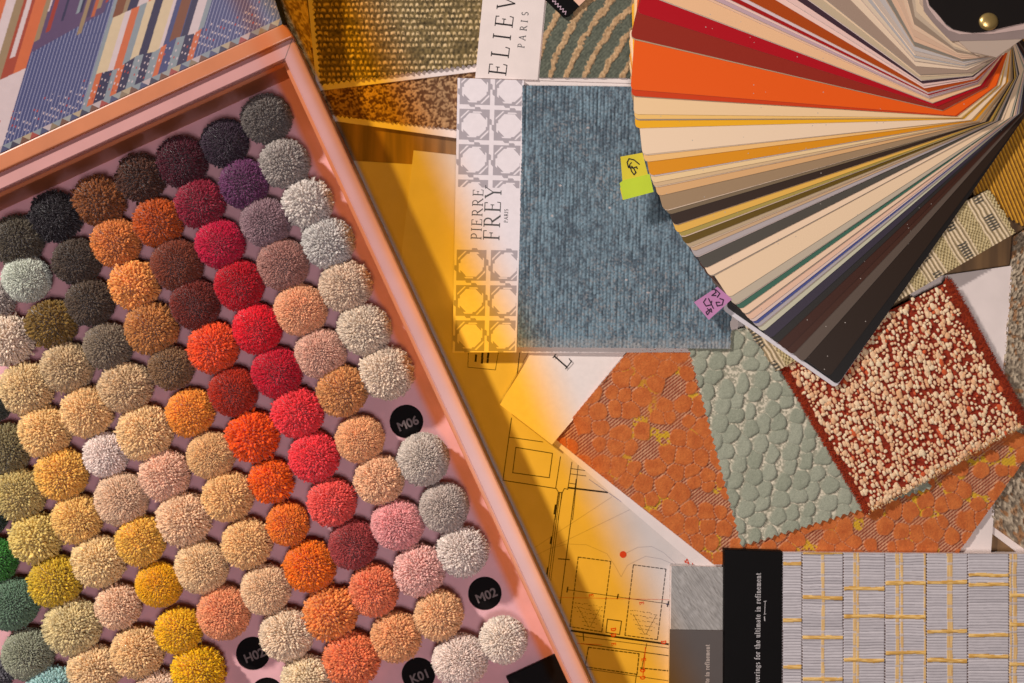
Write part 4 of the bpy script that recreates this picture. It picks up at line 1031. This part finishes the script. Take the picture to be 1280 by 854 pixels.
def wall_fn(U, V, W, H, px, py):
    wob = 1.0 * (vnoise(px, py, 18, 121) - .5)
    ci = np.clip(np.searchsorted(np.array(COLX), px) - 1, 0, 6)
    lines = np.mod(py + wob + ci * 1.3, 3.55) / 3.55
    slat = sstep(.0, .18, lines) * sstep(1.0, .82, lines)
    tone = vnoise(np.floor((py + wob + ci * 1.3) / 3.55) * 31, ci * 77.0, 20, 122)
    base = blend(alb('#a0989a'), alb('#beb5b6'), np.clip(tone * .8 + .2 * vnoise(px * .3, py, 2, 123), 0, 1))
    rowd = (np.mod(np.sin(np.floor((py + wob + ci * 1.3) / 3.55) * 7.7 + ci * 3.1) * 917, 1) > .55)
    rgb = blend(alb('#4f484e'), base, np.where(rowd, .15, .5) + np.where(rowd, .85, .5) * slat)
    h = .8 * slat
    yl, yd = alb('#d9b06a'), alb('#b98a40')
    for vx, w_ in VB:
        x_ = vx + 1.1 * (vnoise(py, py * 0 + vx, 30, 124) - .5)
        m_ = np.abs(px - x_) < w_ / 2
        ov = (np.mod(np.floor(py / 3.55) + int(vx), 5) > 0)
        rgb = np.where((m_)[..., None], blend(rgb, blend(yd, yl, vnoise(px * 2, py * .2, 2, 125)), np.where(ov, .85, .35)), rgb); h = np.where(m_, 1.0, h)
    for k, ys in HB.items():
        for y_ in ys:
            yy = y_ + 2.2 * (vnoise(px, px * 0 + y_ * 7, 26, 126) - .5)
            hw_ = 2.4 + 1.0 * (vnoise(px, px * 0 + y_, 14, 127) - .5)
            m_ = (np.abs(py - yy) < hw_) & (ci == k) & (px > COLX[k] + .8) & (px < COLX[k + 1] - .8)
            rgb = np.where(m_[..., None], blend(yd, yl, sstep(.2, .8, vnoise(px * .3, py * 2, 2, 128))), rgb); h = np.where(m_, 2.2 - .1 * (py - yy) ** 2, h)
    for cx in COLX:
        m_ = (np.abs(px - cx) < .8)
        rgb = np.where((m_ & (np.mod(py, 3.55) < 2.2))[..., None], alb('#4f3a34'), rgb); h = np.where(m_, 0, h)
    return h, rgb
sheet('woven_page', [(978, 690.5), (1335, 693), (1335, 900), (977, 900)], 0.0138, 0.0010, .62, wall_fn, M_print, wb)

def brush_fn(U, V, W, H, px, py):
    k = vnoise(px * .78 - py * .62, (px + py) * .10, .9, 131); k2 = vnoise(px * .8 - py * .6, (px + py) * .12, 3, 132)
    return .5 * k, blend(alb('#716b66'), alb('#9a938d'), np.clip(k * .7 + k2 * .35, 0, 1))
gb = thing('wallcovering_book', 'smaller sample card with brushed grey top and brown lettered band', 'sample book', P(870, 780, 0))
prism('card_block', [(838.5, 708), (908, 710), (908, 960), (835, 960)], 0.0024, 0.0078, M_card, gb)
sheet('brushed_sample', [(839.5, 707.5), (908, 709), (908, 788), (838.5, 787.5)], 0.0085, 0.0008, .62, brush_fn, M_gloss, gb)
prism('lettered_band', [(837.5, 787), (908, 788), (908, 960), (835, 960)], 0.0079, 0.0094, flat_mat('brown_band', alb('#4a3f3a', 1.15), .5), gb, .0003)
ribbons('lettering', fitted('te in refinement', (886.3, 853.5), 47.5, 5.4, (0.012, -1), (-1, -0.012), tk=.2, tn=.13) + fitted('the ultima', (885.9, 887), 32, 5.4, (0.012, -1), (-1, -0.012), tk=.2, tn=.13), 0.00946, flat_mat('tan_lettering', alb('#a08f84'), .6), gb)

# ------------------------------------------------------------------ light
w = bpy.data.worlds.new('World'); C.world = w; w.use_nodes = True
w.node_tree.nodes['Background'].inputs[0].default_value = (0.80, 0.60, 0.52, 1)
w.node_tree.nodes['Background'].inputs[1].default_value = 0.02

def gel_lamp(name, loc, power, radius, base, amber, lo, hi, box_col=None, glow=None, amber_dim=None):
    """point lamp with an added amber band painted into its light: colour depends on where the ray goes"""
    ld = bpy.data.lights.new(name, 'POINT'); ld.energy = power; ld.shadow_soft_size = radius
    ld.use_nodes = True; nt = ld.node_tree; em = nt.nodes['Emission']
    o = bpy.data.objects.new(name, ld); COL.objects.link(o); o.location = loc
    ge = nt.nodes.new('ShaderNodeNewGeometry')
    inc = nt.nodes.new('ShaderNodeSeparateXYZ'); nt.links.new(ge.outputs['Incoming'], inc.inputs[0])
    pos = nt.nodes.new('ShaderNodeSeparateXYZ'); nt.links.new(ge.outputs['Position'], pos.inputs[0])
    def M(op, a, b_=None, c=None):
        n = nt.nodes.new('ShaderNodeMath'); n.operation = op
        for i, v in enumerate((a, b_, c)):
            if v is None: continue
            if isinstance(v, (int, float)): n.inputs[i].default_value = v
            else: nt.links.new(v, n.inputs[i])
        return n.outputs[0]
    t = M('DIVIDE', pos.outputs['Z'], M('MULTIPLY', inc.outputs['Z'], -1.0))
    X = M('MULTIPLY_ADD', inc.outputs['X'], t, pos.outputs['X'])
    Y = M('MULTIPLY_ADD', inc.outputs['Y'], t, pos.outputs['Y'])
    q = M('ADD', M('ADD', M('DIVIDE', X, S), M('MULTIPLY', Y, 0.46 / S)), 443.6)
    def ss(a, b_):
        n = nt.nodes.new('ShaderNodeMapRange'); n.interpolation_type = 'SMOOTHSTEP'
        n.inputs['From Min'].default_value = a; n.inputs['From Max'].default_value = b_
        nt.links.new(q, n.inputs['Value']); return n.outputs['Result']
    right = ss(*hi); left = ss(*lo)
    def mix(f, a, b_):
        n = nt.nodes.new('ShaderNodeMix'); n.data_type = 'RGBA'; nt.links.new(f, n.inputs['Factor'])
        for i, v in ((6, a), (7, b_)):
            if isinstance(v, tuple): n.inputs[i].default_value = (*v, 1)
            else: nt.links.new(v, n.inputs[i])
        return n.outputs[2]
    inner = box_col or base
    if amber_dim:          # amber dimmed towards the top, standing in for the lid's shadow
        n = nt.nodes.new('ShaderNodeMapRange'); n.interpolation_type = 'SMOOTHSTEP'
        n.inputs['From Min'].default_value = (427 - 290) * S; n.inputs['From Max'].default_value = (427 - 440) * S
        nt.links.new(Y, n.inputs['Value']); am = mix(n.outputs['Result'], amber_dim, amber)
    else: am = amber
    if glow: inner = mix(ss(322, 330), mix(ss(292, 306), inner, glow), base)  # orange strip along the tray floor, painted into the lamp colour
    col = mix(right, mix(left, inner, am), base)  # amber band put into the lamp colour by where each ray lands
    nt.links.new(col, em.inputs['Color'])
    return o
gel_lamp('window_light', (-1.18, 1.01, 1.26), 155, 0.06, (0.89, 0.845, 0.81), (1.45, 0.80, 0.06), (382, 394), (428, 510), (1.0, 0.925, 0.85), None, (0.85, 0.44, 0.016))
gel_lamp('fill_light', (0.038, -0.25, 1.5), 38, 0.15, (0.92, 0.86, 0.86), (1.10, 0.46, 0.008), (349, 355), (428, 510), (0.76, 0.65, 0.70), (0.95, 0.36, 0.10))
gel_lamp('warm_light', (0.95, 0.35, 0.75), 5, 0.05, (0, 0, 0), (0, 0, 0), (185, 205), (361, 380), (1.0, 0.36, 0.05))  # added unseen lamp, only for orange accents inside the box

# ------------------------------------------------------------------ camera
cam = bpy.data.cameras.new('Camera'); co = bpy.data.objects.new('Camera', cam); COL.objects.link(co)
co.location = (0, 0, D); cam.lens = 50; cam.sensor_width = 36; cam.clip_end = 50; cam.clip_start = 0.01
cam.dof.use_dof = True; cam.dof.focus_distance = D - 0.022; cam.dof.aperture_fstop = 3.2
C.camera = co
C.view_settings.view_transform = 'Standard'; C.view_settings.look = 'None'; C.view_settings.exposure = 0; C.view_settings.gamma = 1
C.render.engine = 'CYCLES'
C.cycles.max_bounces = 6; C.cycles.diffuse_bounces = 4
